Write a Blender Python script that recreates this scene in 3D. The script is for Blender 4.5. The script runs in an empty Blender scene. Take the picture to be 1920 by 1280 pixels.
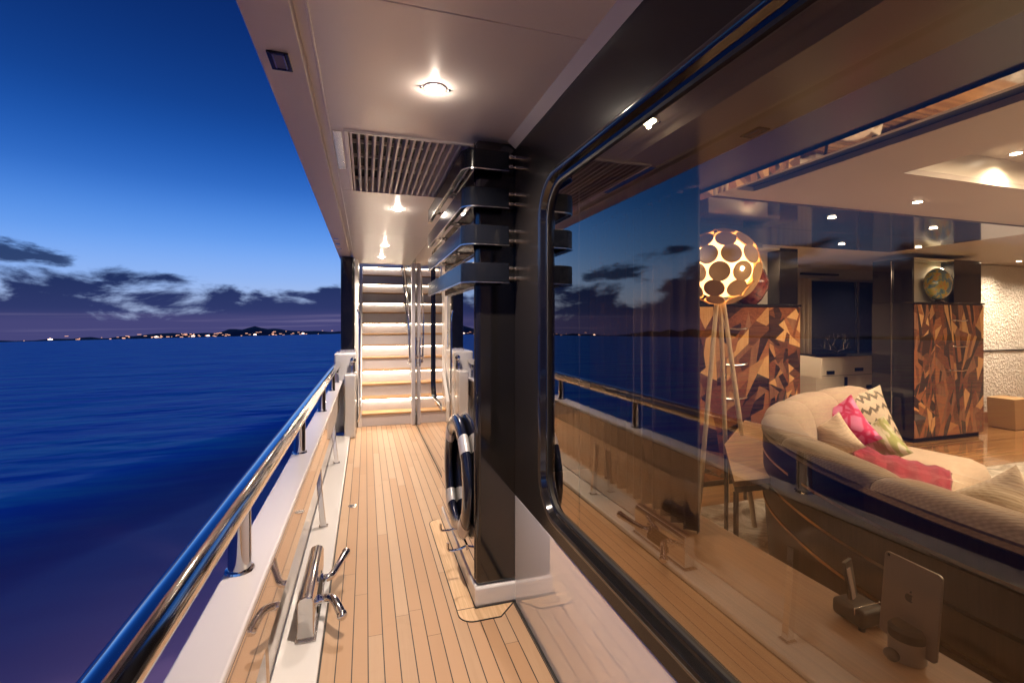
import bpy, bmesh, math, random
from mathutils import Vector, Matrix, Quaternion
R = math.radians
random.seed(7)
C = bpy.context.scene
COL = C.collection
# ------------------------------------------------------------------ camera
F, YAW, CX, CY, HC = 880.0, R(17.3), 960.0, 605.0, 1.45      # focal in photo pixels, yaw, principal point, eye height
cam = bpy.data.cameras.new('camera'); camo = bpy.data.objects.new('camera', cam); COL.objects.link(camo)
cam.sensor_width = 36; cam.lens = F / 1920 * 36; cam.shift_y = -35 / 1920
cam.clip_start = 0.02; cam.clip_end = 60000
camo.location = (0, 0, HC); camo.rotation_euler = (R(90), 0, -YAW)
C.camera = camo
C.render.resolution_x = 1024; C.render.resolution_y = 682
SY, CYW = math.sin(YAW), math.cos(YAW)
def dirpx(px, py):
    a = (px - CX) / F; b = (CY - py) / F
    return Vector((a * CYW + SY, CYW - a * SY, b))
# the yacht heels and trims a little: the sea's level differs from the deck's
d1, d2 = dirpx(0, 640.5), dirpx(636, 625)
NSEA = d2.cross(d1).normalized()
if NSEA.z < 0: NSEA = -NSEA
QSEA = Vector((0, 0, 1)).rotation_difference(NSEA)
# ------------------------------------------------------------------ render / exposure
C.render.engine = 'CYCLES'
cy = C.cycles
cy.max_bounces = 9; cy.diffuse_bounces = 4; cy.glossy_bounces = 6; cy.transmission_bounces = 6; cy.transparent_max_bounces = 16
cy.caustics_reflective = False; cy.caustics_refractive = False; cy.sample_clamp_indirect = 5.0; cy.blur_glossy = 0.5
cy.use_denoising = True
try: cy.denoiser = 'OPENIMAGEDENOISE'
except Exception: pass
C.view_settings.view_transform = 'Standard'; C.view_settings.look = 'None'
C.view_settings.exposure = 0.28; C.view_settings.gamma = 1.0
# ------------------------------------------------------------------ node helper
class NT:
    def __init__(s, tree): s.t = tree; s.n = tree.nodes; s.l = tree.links
    def new(s, typ, **kw):
        n = s.n.new(typ)
        for k, v in kw.items(): setattr(n, k, v)
        return n
    def put(s, sock, v):
        if v is None: return
        if isinstance(v, bpy.types.NodeSocket): s.l.new(v, sock)
        else:
            if sock.type == 'RGBA' and len(v) == 3: v = (*v, 1)
            sock.default_value = v
    def math(s, op, a, b=None, c=None, clamp=False):
        n = s.new('ShaderNodeMath', operation=op); n.use_clamp = clamp
        s.put(n.inputs[0], a); s.put(n.inputs[1], b); s.put(n.inputs[2], c); return n.outputs[0]
    def vmath(s, op, a, b=None):
        n = s.new('ShaderNodeVectorMath', operation=op); s.put(n.inputs[0], a); s.put(n.inputs[1], b)
        return n.outputs['Value'] if op in ('DOT_PRODUCT', 'LENGTH') else n.outputs[0]
    def sep(s, v): n = s.new('ShaderNodeSeparateXYZ'); s.put(n.inputs[0], v); return n.outputs
    def comb(s, x, y, z):
        n = s.new('ShaderNodeCombineXYZ'); s.put(n.inputs[0], x); s.put(n.inputs[1], y); s.put(n.inputs[2], z); return n.outputs[0]
    def noise(s, vec, scale=5, detail=4, rough=.5, dist=0, color=False, dim='3D'):
        n = s.new('ShaderNodeTexNoise'); n.noise_dimensions = dim; s.put(n.inputs['Vector'], vec)
        s.put(n.inputs['Scale'], scale); s.put(n.inputs['Detail'], detail); s.put(n.inputs['Roughness'], rough); s.put(n.inputs['Distortion'], dist)
        return n.outputs['Color' if color else 'Fac']
    def white(s, vec, color=False):
        n = s.new('ShaderNodeTexWhiteNoise'); s.put(n.inputs[0], vec); return n.outputs['Color' if color else 'Value']
    def ramp(s, fac, stops, interp='LINEAR'):
        n = s.new('ShaderNodeValToRGB'); s.put(n.inputs[0], fac); cr = n.color_ramp; cr.interpolation = interp
        while len(cr.elements) < len(stops): cr.elements.new(0.5)
        for e, (p, c) in zip(cr.elements, stops):
            e.position = p; e.color = (*c, 1) if len(c) == 3 else c
        return n.outputs[0]
    def mix(s, f, a, b, blend='MIX'):
        n = s.new('ShaderNodeMix', data_type='RGBA', blend_type=blend)
        s.put(n.inputs[0], f); s.put(n.inputs[6], a); s.put(n.inputs[7], b); return n.outputs[2]
    def smooth(s, v, lo, hi):
        n = s.new('ShaderNodeMapRange', interpolation_type='SMOOTHSTEP'); s.put(n.inputs[0], v)
        s.put(n.inputs[1], lo); s.put(n.inputs[2], hi); return n.outputs[0]
    def bump(s, h, strength=.3, dist=.01):
        n = s.new('ShaderNodeBump'); s.put(n.inputs['Height'], h); n.inputs['Strength'].default_value = strength; n.inputs['Distance'].default_value = dist
        return n.outputs[0]
    def geo(s, k='Position'): return s.new('ShaderNodeNewGeometry').outputs[k]
    def obj(s): return s.new('ShaderNodeTexCoord').outputs['Object']
def mat(name):
    m = bpy.data.materials.new(name); m.use_nodes = True
    t = NT(m.node_tree); b = t.n['Principled BSDF']; return m, t, b
def pm(name, col, rough=.5, metal=0, spec=.5, coat=0, coatr=.03, bump=None, bscale=200, vary=0, vscale=3, emis=None, es=0, rvar=0, sheen=0):
    m, t, b = mat(name)
    t.put(b.inputs['Base Color'], col); b.inputs['Roughness'].default_value = rough; b.inputs['Metallic'].default_value = metal
    b.inputs['Specular IOR Level'].default_value = spec
    b.inputs['Coat Weight'].default_value = coat; b.inputs['Coat Roughness'].default_value = coatr
    if sheen: b.inputs['Sheen Weight'].default_value = sheen
    if vary:
        n = t.noise(t.obj(), vscale, 5, .6)
        t.put(b.inputs['Base Color'], t.mix(n, tuple(c * (1 - vary) for c in col), tuple(min(1, c * (1 + vary)) for c in col)))
    if rvar:
        n = t.noise(t.obj(), vscale * 2, 5, .6)
        t.put(b.inputs['Roughness'], t.math('MULTIPLY_ADD', n, rvar, max(0, rough - rvar / 2)))
    if bump:
        t.put(b.inputs['Normal'], t.bump(t.noise(t.obj(), bscale, 3, .6), bump, .003))
    if emis: t.put(b.inputs['Emission Color'], emis); b.inputs['Emission Strength'].default_value = es
    return m
# ------------------------------------------------------------------ world: dusk sky
w = bpy.data.worlds.new('World'); C.world = w; w.use_nodes = True
t = NT(w.node_tree); bg = t.n['Background']
d = t.new('ShaderNodeTexCoord').outputs['Generated']
ax = QSEA @ Vector((1, 0, 0)); ay = QSEA @ Vector((0, 1, 0)); az = NSEA
sx, sy, sz = (t.vmath('DOT_PRODUCT', d, tuple(v)) for v in (ax, ay, az))
azim = t.math('ARCTAN2', sx, sy)
el = t.math('ARCSINE', t.math('MINIMUM', t.math('MAXIMUM', sz, -1.0), 1.0))
eld = t.math('MULTIPLY', el, 180 / math.pi)
grad = t.ramp(t.math('DIVIDE', eld, 60, clamp=True), [(0, (.30, .34, .50)), (.055, (.30, .38, .58)), (.10, (.22, .36, .68)), (.17, (.085, .25, .66)), (.26, (.013, .095, .41)), (.38, (.004, .034, .19)), (.54, (.002, .014, .09)), (1, (.002, .012, .09))], 'B_SPLINE')
# cloud bank: noisy top height by azimuth and elevation
cv = t.comb(t.math('MULTIPLY', azim, 6.5), t.math('MULTIPLY', el, 16.0), 3.3)
n1 = t.noise(cv, 1.0, 7, .56, .3)
nb = t.noise(t.comb(t.math('MULTIPLY', azim, 2.6), 0.0, 9.1), 1.0, 2, .5)
top = t.math('ADD', t.math('MULTIPLY', n1, 13.0), t.math('MULTIPLY', nb, 3.0))
far = t.smooth(azim, R(-31), R(-40))
top = t.math('ADD', t.math('SUBTRACT', top, 3.8), t.math('MULTIPLY', far, 3.5))
bank = t.smooth(t.math('SUBTRACT', top, eld), -.8, .8)
# puffs higher up
pv = t.comb(t.math('MULTIPLY', azim, 5.0), t.math('MULTIPLY', el, 17.0), 8.7)
n2 = t.noise(pv, 1.0, 7, .6, .2)
n2 = t.math('SUBTRACT', n2, t.math('MULTIPLY', t.math('ABSOLUTE', t.math('SUBTRACT', eld, 8.0)), .05))
b1 = t.math('DIVIDE', t.math('ADD', azim, R(30.0)), R(3.6)); b2 = t.math('DIVIDE', t.math('SUBTRACT', eld, 7.6), 1.3)
blob = t.math('EXPONENT', t.math('MULTIPLY', t.math('ADD', t.math('MULTIPLY', b1, b1), t.math('MULTIPLY', b2, b2)), -1.0))
n2 = t.math('ADD', t.math('SUBTRACT', n2, .06), t.math('MULTIPLY', blob, .17))
puff = t.math('MULTIPLY', t.smooth(n2, .44, .55), t.smooth(azim, R(-21), R(-27)))
# streaks of paler sky low down
sv = t.comb(t.math('MULTIPLY', azim, 2.2), t.math('MULTIPLY', el, 90.0), 1.7)
strk = t.smooth(t.noise(sv, 1.0, 4, .5), .50, .72)
low = t.smooth(eld, 3.0, 1.5)
strk = t.math('MULTIPLY', strk, low)
cloudc = t.mix(t.smooth(eld, 0, 8), (.026, .034, .12), (.008, .020, .078))
cloudc = t.mix(t.math('MULTIPLY', low, .8), cloudc, (.050, .048, .145))
cloudc = t.mix(t.math('MULTIPLY', strk, .55), cloudc, (.16, .14, .26))
msk = t.math('MAXIMUM', bank, t.math('MULTIPLY', puff, .93))
sky = t.mix(msk, grad, cloudc)
t.put(bg.inputs['Color'], sky); bg.inputs['Strength'].default_value = 1.12
# ------------------------------------------------------------------ mesh helpers
class MB:
    def __init__(s): s.v = []; s.f = []; s.m = []
    def face(s, idx, m=0): s.f.append(tuple(idx)); s.m.append(m)
    def add(s, vs, fs, m=0):
        o = len(s.v); s.v += [tuple(v) for v in vs]
        for f in fs: s.f.append(tuple(i + o for i in f)); s.m.append(m)
        return s
    def box(s, x0, x1, y0, y1, z0, z1, m=0):
        vs = [(x, y, z) for z in (z0, z1) for y in (y0, y1) for x in (x0, x1)]
        return s.add(vs, [(0, 2, 3, 1), (4, 5, 7, 6), (0, 1, 5, 4), (2, 6, 7, 3), (0, 4, 6, 2), (1, 3, 7, 5)], m)
    def prism(s, pts, z0, z1, m=0):                       # plan polygon (CCW) extruded in z
        n = len(pts)
        vs = [(x, y, z0) for x, y in pts] + [(x, y, z1) for x, y in pts]
        fs = [tuple(range(n - 1, -1, -1)), tuple(range(n, 2 * n))] + [(i, (i + 1) % n, n + (i + 1) % n, n + i) for i in range(n)]
        return s.add(vs, fs, m)
    def prism3(s, pts, off, m=0):                          # any planar polygon extruded by a vector
        n = len(pts); off = Vector(off)
        vs = [tuple(p) for p in pts] + [tuple(Vector(p) + off) for p in pts]
        fs = [tuple(range(n - 1, -1, -1)), tuple(range(n, 2 * n))] + [(i, (i + 1) % n, n + (i + 1) % n, n + i) for i in range(n)]
        return s.add(vs, fs, m)
    def tube(s, path, r, n=12, m=0, cap=True, closed=False, rz=None):
        path = [Vector(p) for p in path]; k = len(path); rings = []
        prev = None
        for i, p in enumerate(path):
            if closed: tg = path[(i + 1) % k] - path[i - 1]
            else: tg = path[min(i + 1, k - 1)] - path[max(i - 1, 0)]
            tg.normalize()
            if prev is None:
                up = Vector((0, 0, 1)) if abs(tg.z) < .9 else Vector((0, 1, 0))
                a = tg.cross(up).normalized()
            else:
                a = (prev - tg * prev.dot(tg)).normalized()
            prev = a; b = tg.cross(a)
            rr = r[i] if isinstance(r, (list, tuple)) else r
            rb = rr if rz is None else rz
            rings.append([p + a * math.cos(q * 2 * math.pi / n) * rr - b * math.sin(q * 2 * math.pi / n) * rb for q in range(n)])
        o = len(s.v)
        for rg in rings: s.v += [tuple(v) for v in rg]
        last = k if closed else k - 1
        for i in range(last):
            j = (i + 1) % k
            for q in range(n): s.face((o + i * n + q, o + j * n + q, o + j * n + (q + 1) % n, o + i * n + (q + 1) % n), m)
        if cap and not closed:
            s.face([o + q for q in range(n)], m); s.face([o + (k - 1) * n + q for q in range(n - 1, -1, -1)], m)
        return s
    def lathe(s, prof, c=(0, 0, 0), n=24, axis='z', m=0):   # prof: (r, h)
        o = len(s.v); c = Vector(c)
        for r_, h in prof:
            for q in range(n):
                a = q * 2 * math.pi / n; u, v = r_ * math.cos(a), r_ * math.sin(a)
                p = {'z': (u, v, h), 'x': (h, u, v), 'y': (v, h, u)}[axis]
                s.v.append(tuple(c + Vector(p)))
        for i in range(len(prof) - 1):
            for q in range(n): s.face((o + i * n + q, o + i * n + (q + 1) % n, o + (i + 1) * n + (q + 1) % n, o + (i + 1) * n + q), m)
        s.face([o + q for q in range(n - 1, -1, -1)], m); s.face([o + (len(prof) - 1) * n + q for q in range(n)], m)
        return s
    def ball(s, c, r, nu=20, nv=12, m=0, sc=(1, 1, 1)):
        prof = []
        o = len(s.v)
        for i in range(nv + 1):
            th = math.pi * i / nv
            for q in range(nu):
                a = q * 2 * math.pi / nu
                s.v.append((c[0] + r * sc[0] * math.sin(th) * math.cos(a), c[1] + r * sc[1] * math.sin(th) * math.sin(a), c[2] - r * sc[2] * math.cos(th)))
        for i in range(nv):
            for q in range(nu): s.face((o + i * nu + q, o + i * nu + (q + 1) % nu, o + (i + 1) * nu + (q + 1) % nu, o + (i + 1) * nu + q), m)
        return s
    def build(s, name, mats, parent=None, smooth=True, bevel=0, seg=2, sub=0, ang=35):
        me = bpy.data.meshes.new(name); me.from_pydata(s.v, [], s.f); me.update()
        mats = mats if isinstance(mats, (list, tuple)) else [mats]
        for m in mats: me.materials.append(m)
        me.polygons.foreach_set('material_index', s.m)
        bm = bmesh.new(); bm.from_mesh(me); bmesh.ops.remove_doubles(bm, verts=bm.verts, dist=1e-6)
        bmesh.ops.recalc_face_normals(bm, faces=bm.faces); bm.to_mesh(me); bm.free()
        if smooth: me.shade_smooth(); me.set_sharp_from_angle(angle=R(ang))
        o = bpy.data.objects.new(name, me); COL.objects.link(o)
        if bevel:
            b = o.modifiers.new('bevel', 'BEVEL'); b.width = bevel; b.segments = seg; b.limit_method = 'ANGLE'; b.angle_limit = R(35); b.harden_normals = True
        if sub:
            q = o.modifiers.new('sub', 'SUBSURF'); q.levels = sub; q.render_levels = sub
        if parent is not None:
            o.parent = parent
            if parent.type == 'EMPTY': o.matrix_parent_inverse = Matrix.LocRotScale(parent.location, parent.rotation_euler, None).inverted()
        return o
def tag(o, label=None, cat=None, group=None, kind=None):
    if label: o['label'] = label
    if cat: o['category'] = cat
    if group: o['group'] = group
    if kind: o['kind'] = kind
    return o
def thing(name, label, cat, loc=(0, 0, 0), group=None):
    o = bpy.data.objects.new(name, None); COL.objects.link(o); o.location = loc; o.empty_display_size = .05
    return tag(o, label, cat, group)
def kids(o): return [c for c in COL.objects if c.parent == o]
def dup(o, loc=None, label=None, parent=None):
    c = o.copy(); COL.objects.link(c)
    if parent is not None: c.parent = parent; c.matrix_parent_inverse = o.matrix_parent_inverse.copy()
    for ch in kids(o):
        dup(ch, None, None, c)
    if loc is not None: c.location = loc
    if label: c['label'] = label
    return c
def struct(o): o['kind'] = 'structure'; return o
def rrect(a0, a1, b0, b1, r, n=8):
    pts = []
    for cx_, cy_, s0 in ((a1 - r, b1 - r, 0), (a0 + r, b1 - r, 90), (a0 + r, b0 + r, 180), (a1 - r, b0 + r, 270)):
        for k in range(n + 1):
            a = R(s0 + 90 * k / n); pts.append((cx_ + r * math.cos(a), cy_ + r * math.sin(a)))
    return pts
def unproj(px, py, X=None, Y=None, Z=None):
    dd = dirpx(px, py)
    k = X / dd.x if X is not None else Y / dd.y if Y is not None else (Z - HC) / dd.z
    p = dd * k; return Vector((p.x, p.y, p.z + HC))
def smoothpath(pts, sub=8, closed=False):
    pts = [Vector(p) for p in pts]; out = []; n = len(pts)
    for i in range(n if closed else n - 1):
        p0 = pts[(i - 1) % n] if closed or i > 0 else pts[0]; p1 = pts[i]; p2 = pts[(i + 1) % n]
        p3 = pts[(i + 2) % n] if closed or i + 2 < n else pts[-1]
        for k in range(sub):
            u = k / sub
            out.append(.5 * ((2 * p1) + (-p0 + p2) * u + (2 * p0 - 5 * p1 + 4 * p2 - p3) * u * u + (-p0 + 3 * p1 - 3 * p2 + p3) * u ** 3))
    if not closed: out.append(pts[-1])
    return out
# ------------------------------------------------------------------ materials
M = {}
M['white_gloss'] = pm('white_gloss', (.74, .72, .71), .09, spec=.7, coat=.6, coatr=.02, rvar=.04, vscale=2)
M['white_cap'] = pm('white_cap', (.58, .55, .57), .28, spec=.5, coat=.2, vary=.02)
M['ceiling_white'] = pm('ceiling_white', (.93, .88, .85), .30, spec=.8, coat=.6, coatr=.22, vary=.015, vscale=1.2)
M['fascia'] = pm('fascia', (.80, .74, .71), .38, vary=.03, vscale=1.5)
M['black_gloss'] = pm('black_gloss', (.009, .008, .008), .10, spec=.6, coat=.7, coatr=.03, rvar=.05, vscale=3)
M['black_satin'] = pm('black_satin', (.014, .012, .012), .24, spec=.4, rvar=.08, vscale=2)
M['fin'] = pm('fin', (.006, .007, .011), .16, spec=.22, rvar=.05)
M['steel'] = pm('steel', (.80, .79, .78), .07, metal=1, rvar=.06, vscale=6)
M['steel_soft'] = pm('steel_soft', (.74, .72, .70), .2, metal=1, rvar=.12, vscale=8)
M['dark'] = pm('dark', (.012, .011, .011), .6)
M['rubber'] = pm('rubber', (.018, .017, .017), .55)
M['slat'] = pm('slat', (.74, .68, .65), .4)
M['mirror'] = pm('mirror', (.72, .70, .70), .03, metal=1)
M['brass'] = pm('brass', (.70, .46, .24), .2, metal=1)
M['navy'] = pm('navy', (.008, .010, .022), .2, coat=.6, coatr=.1, bump=.15, bscale=60)
M['silver_band'] = pm('silver_band', (.60, .58, .57), .35, metal=.3)
M['led'] = pm('led', (1, .9, .75), .5, emis=(1, .86, .66), es=50)
M['lens'] = pm('lens', (1, .95, .85), .5, emis=(1, .90, .74), es=60)
M['lens_in'] = pm('lens_in', (1, .95, .85), .5, emis=(1, .90, .72), es=30)
M['lens_dead'] = pm('lens_dead', (.25, .20, .17), .1, spec=.8, coat=1)
# reflective dark glass of the wing wall and the far wall
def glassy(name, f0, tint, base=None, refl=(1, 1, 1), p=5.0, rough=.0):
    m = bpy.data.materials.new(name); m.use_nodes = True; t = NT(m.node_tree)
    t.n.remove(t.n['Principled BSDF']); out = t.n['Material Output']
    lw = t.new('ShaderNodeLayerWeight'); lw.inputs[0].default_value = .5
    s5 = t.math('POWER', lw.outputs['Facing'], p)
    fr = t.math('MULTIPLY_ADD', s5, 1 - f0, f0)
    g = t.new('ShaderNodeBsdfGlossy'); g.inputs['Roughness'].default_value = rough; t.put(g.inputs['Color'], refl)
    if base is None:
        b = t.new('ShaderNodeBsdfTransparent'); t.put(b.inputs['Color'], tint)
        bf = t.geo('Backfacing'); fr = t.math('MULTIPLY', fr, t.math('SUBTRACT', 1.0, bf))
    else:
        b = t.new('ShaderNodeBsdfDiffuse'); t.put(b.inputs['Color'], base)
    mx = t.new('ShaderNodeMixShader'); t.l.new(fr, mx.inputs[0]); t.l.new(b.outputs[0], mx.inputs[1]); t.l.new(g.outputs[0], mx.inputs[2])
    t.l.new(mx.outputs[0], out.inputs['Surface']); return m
M['glass'] = glassy('glass', .055, (.84, .79, .72), refl=(1, .86, .70), p=2.1)
M['glass_wall'] = glassy('glass_wall', .16, None, base=(.02, .018, .018), refl=(.97, .94, .92), p=1.6, rough=.01)
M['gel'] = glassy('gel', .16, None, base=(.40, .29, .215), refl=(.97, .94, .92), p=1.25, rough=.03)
M['gel_pale'] = glassy('gel_pale', .06, None, base=(.88, .85, .84), refl=(.97, .95, .94), p=1.9, rough=.02)
def teak():
    m, t, b = mat('teak'); p = t.geo(); s = t.sep(p)
    W = .0655
    u = t.math('DIVIDE', t.math('ADD', s[0], .187), W); idn = t.math('FLOOR', u); fr = t.math('FRACT', u)
    seam = t.math('GREATER_THAN', t.math('ABSOLUTE', t.math('SUBTRACT', fr, .5)), .5 - .035)
    off = t.math('MULTIPLY', t.white(t.comb(idn, 3.0, 0.0)), 7.0)
    v = t.math('ADD', t.math('DIVIDE', s[1], 2.1), off); seg = t.math('FLOOR', v); vf = t.math('FRACT', v)
    jn = t.math('LESS_THAN', vf, .0013)
    line = t.math('MAXIMUM', seam, t.math('MULTIPLY', jn, .8))
    rnd = t.white(t.comb(idn, seg, 1.0))
    gr = t.noise(t.comb(t.math('MULTIPLY', s[0], 70.0), t.math('MULTIPLY', s[1], 2.6), t.math('MULTIPLY', rnd, 20.0)), 1.0, 6, .65, .8)
    fine = t.noise(t.comb(t.math('MULTIPLY', s[0], 420.0), t.math('MULTIPLY', s[1], 9.0), rnd), 1.0, 3, .6)
    mott = t.noise(p, 2.3, 5, .6)
    c = t.mix(gr, (.335, .20, .112), (.50, .345, .22))
    c = t.mix(t.math('MULTIPLY', fine, .35), c, (.36, .20, .10))
    c = t.mix(t.math('MULTIPLY', rnd, .5), c, (.53, .37, .245))
    c = t.mix(t.math('MULTIPLY', t.math('GREATER_THAN', t.math('FRACT', t.math('MULTIPLY', rnd, 7.0)), .55), .6), c, (.40, .22, .11))
    c = t.mix(t.math('MULTIPLY', t.smooth(t.noise(p, 5.0, 8, .75, .8), .52, .72), .45), c, (.34, .21, .12))
    c = t.mix(t.math('MULTIPLY', mott, .25), c, (.50, .32, .18))
    c = t.mix(line, c, (.03, .02, .018))
    t.put(b.inputs['Base Color'], c)
    t.put(b.inputs['Roughness'], t.math('MULTIPLY_ADD', gr, .25, .38))
    h = t.math('SUBTRACT', t.math('MULTIPLY', gr, .15), line)
    t.put(b.inputs['Normal'], t.bump(h, .35, .0015)); return m
M['teak'] = teak()
def wood(name, c0, c1, scale=(3, 60, 60), rough=.35, coat=0, seed=0.0, spec=.5, stripes=None):
    m, t, b = mat(name); p = t.obj(); s = t.sep(p)
    v = t.comb(t.math('MULTIPLY', s[0], float(scale[0])), t.math('MULTIPLY', s[1], float(scale[1])), t.math('MULTIPLY_ADD', s[2], float(scale[2]), float(seed)))
    g = t.noise(v, 1.0, 6, .62, 1.0)
    c = t.mix(t.smooth(g, .3, .7), c0, c1)
    if stripes:
        ax_, wd, cs = stripes
        k = t.math('FLOOR', t.math('DIVIDE', s[ax_], wd)); c = t.mix(t.white(t.comb(k, 2.0, 1.0)), c, cs)
    t.put(b.inputs['Base Color'], c); b.inputs['Roughness'].default_value = rough; b.inputs['Coat Weight'].default_value = coat
    b.inputs['Specular IOR Level'].default_value = spec; return m
M['board'] = wood('board', (.50, .32, .17), (.68, .47, .28), (60, 3, 3), .45)
M['board_x'] = wood('board_x', (.50, .31, .16), (.66, .45, .26), (3, 60, 3), .45)
M['nosing'] = wood('nosing', (.36, .20, .08), (.55, .34, .16), (3, 60, 60), .4)
M['shelf'] = wood('shelf', (.19, .10, .05), (.26, .145, .075), (90, 2, 4), .42)
M['veneer'] = wood('veneer', (.014, .008, .005), (.034, .019, .012), (60, 60, 3), .4, spec=.25)
M['salon_floor'] = wood('salon_floor', (.42, .22, .08), (.62, .36, .14), (2, 60, 3), .12, coat=.5, stripes=(1, .035, (.14, .055, .02)))
M['skirting'] = wood('skirting', (.20, .08, .03), (.34, .15, .06), (60, 3, 3), .3)
M['table_wood'] = wood('table_wood', (.36, .20, .10), (.60, .38, .20), (3, 40, 3), .22, coat=.4)
woods = [((.30, .11, .04), (.42, .18, .07)), ((.62, .33, .12), (.74, .46, .20)), ((.16, .055, .022), (.28, .10, .04)),
         ((.035, .018, .012), (.08, .04, .025)), ((.22, .10, .05), (.36, .18, .09)), ((.42, .20, .075), (.52, .29, .12)), ((.10, .04, .02), (.20, .08, .035))]
MQ = []
for i, (a, b_) in enumerate(woods):
    sc = [(3, 3, 70), (70, 70, 3), (30, 30, 60)][i % 3]
    MQ.append(wood('marquetry_%s' % 'abcdefg'[i], a, b_, sc, .12, coat=.9, seed=i * 3.1))
def dark_ceiling():
    m, t, b = mat('burl'); n = t.noise(t.geo(), 1.8, 7, .7, 1.5)
    t.put(b.inputs['Base Color'], t.mix(t.smooth(n, .35, .7), (.05, .024, .016), (.16, .07, .035)))
    b.inputs['Roughness'].default_value = .12; b.inputs['Coat Weight'].default_value = 1; b.inputs['Coat Roughness'].default_value = .08; return m
M['burl'] = dark_ceiling()
M['salon_white'] = pm('salon_white', (.50, .43, .36), .45, vary=.04)
def plaster():
    m, t, b = mat('plaster_relief'); n = t.noise(t.obj(), 26, 3, .5, .6)
    t.put(b.inputs['Base Color'], (.72, .70, .66)); b.inputs['Roughness'].default_value = .5
    t.put(b.inputs['Normal'], t.bump(t.smooth(n, .4, .62), .9, .02)); return m
M['plaster'] = plaster()
def fabric(name, c0, c1, ws=260.0):
    m, t, b = mat(name); s = t.sep(t.obj())
    wv = t.math('MULTIPLY', t.math('SINE', t.math('MULTIPLY', t.math('ADD', s[0], s[1]), ws)), t.math('SINE', t.math('MULTIPLY', s[2], ws * 1.3)))
    n = t.noise(t.comb(t.math('MULTIPLY', s[0], 12.0), t.math('MULTIPLY', s[1], 12.0), t.math('MULTIPLY', s[2], 90.0)), 1.0, 4, .7)
    f = t.math('MULTIPLY_ADD', wv, .25, n)
    t.put(b.inputs['Base Color'], t.mix(f, c0, c1)); b.inputs['Roughness'].default_value = .9; b.inputs['Sheen Weight'].default_value = .2
    t.put(b.inputs['Normal'], t.bump(f, .4, .004)); return m
M['sofa'] = fabric('sofa', (.30, .21, .14), (.54, .42, .31))
M['curtain'] = fabric('curtain', (.06, .045, .04), (.12, .085, .065), 500.0)
def sheer():
    m = M['curtain']; t = NT(m.node_tree); b = t.n['Principled BSDF']; out = t.n['Material Output']
    tr = t.new('ShaderNodeBsdfTranslucent'); t.put(tr.inputs['Color'], (.42, .27, .15)); mx = t.new('ShaderNodeMixShader'); mx.inputs[0].default_value = .35
    t.l.new(b.outputs[0], mx.inputs[1]); t.l.new(tr.outputs[0], mx.inputs[2]); t.l.new(mx.outputs[0], out.inputs['Surface'])
sheer()
M['curtain_pale'] = fabric('curtain_pale', (.35, .27, .17), (.50, .40, .27), 500.0)
M['throw'] = fabric('throw', (.16, .002, .014), (.30, .006, .03))
M['pillow_small'] = fabric('pillow_small', (.42, .30, .20), (.70, .60, .46))
M['piping'] = fabric('piping', (.22, .14, .08), (.34, .22, .13))
def pattern(name, cbg, cfg, mode):
    m, t, b = mat(name); s = t.sep(t.obj())
    if mode == 'ikat':
        z = t.math('ADD', t.math('MULTIPLY', s[1], 62.0), t.math('MULTIPLY', t.math('ABSOLUTE', t.math('SUBTRACT', t.math('FRACT', t.math('MULTIPLY', s[0], 15.0)), .5)), 5.0))
        k = t.smooth(t.math('SINE', t.math('ADD', z, t.math('MULTIPLY', t.noise(t.obj(), 40, 3, .6), 2.5))), .35, .6)
        k = t.math('MULTIPLY', k, t.smooth(t.noise(t.obj(), 6, 2, .5), .42, .5))
    else:
        v = t.new('ShaderNodeTexVoronoi'); v.feature = 'DISTANCE_TO_EDGE'; t.put(v.inputs['Vector'], t.obj()); v.inputs['Scale'].default_value = 11
        k = t.smooth(v.outputs[0], .05, .14) if mode == 'cells' else t.smooth(t.noise(t.comb(t.math('MULTIPLY', s[0], 30.0), t.math('MULTIPLY', s[1], 8.0), 0.0), 1.0, 2, .5), .45, .55)
    t.put(b.inputs['Base Color'], t.mix(k, cbg, cfg)); b.inputs['Roughness'].default_value = .75
    t.put(b.inputs['Normal'], t.bump(t.noise(t.obj(), 300, 2, .5), .2, .002)); return m
M['pil_ikat'] = pattern('pil_ikat', (.54, .46, .35), (.14, .10, .06), 'ikat')
M['pil_pink'] = pattern('pil_pink', (.62, .03, .12), (.72, .22, .42), 'cells')
M['pil_green'] = pattern('pil_green', (.52, .50, .36), (.30, .32, .10), 'strp')
def rugm():
    m, t, b = mat('rug'); n = t.noise(t.obj(), 3.5, 7, .7, 1.2)
    t.put(b.inputs['Base Color'], t.mix(t.smooth(n, .4, .62), (.34, .29, .22), (.68, .63, .54))); b.inputs['Roughness'].default_value = .9
    t.put(b.inputs['Normal'], t.bump(t.noise(t.obj(), 250, 3, .6), .6, .006)); return m
M['rug'] = rugm()
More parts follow.
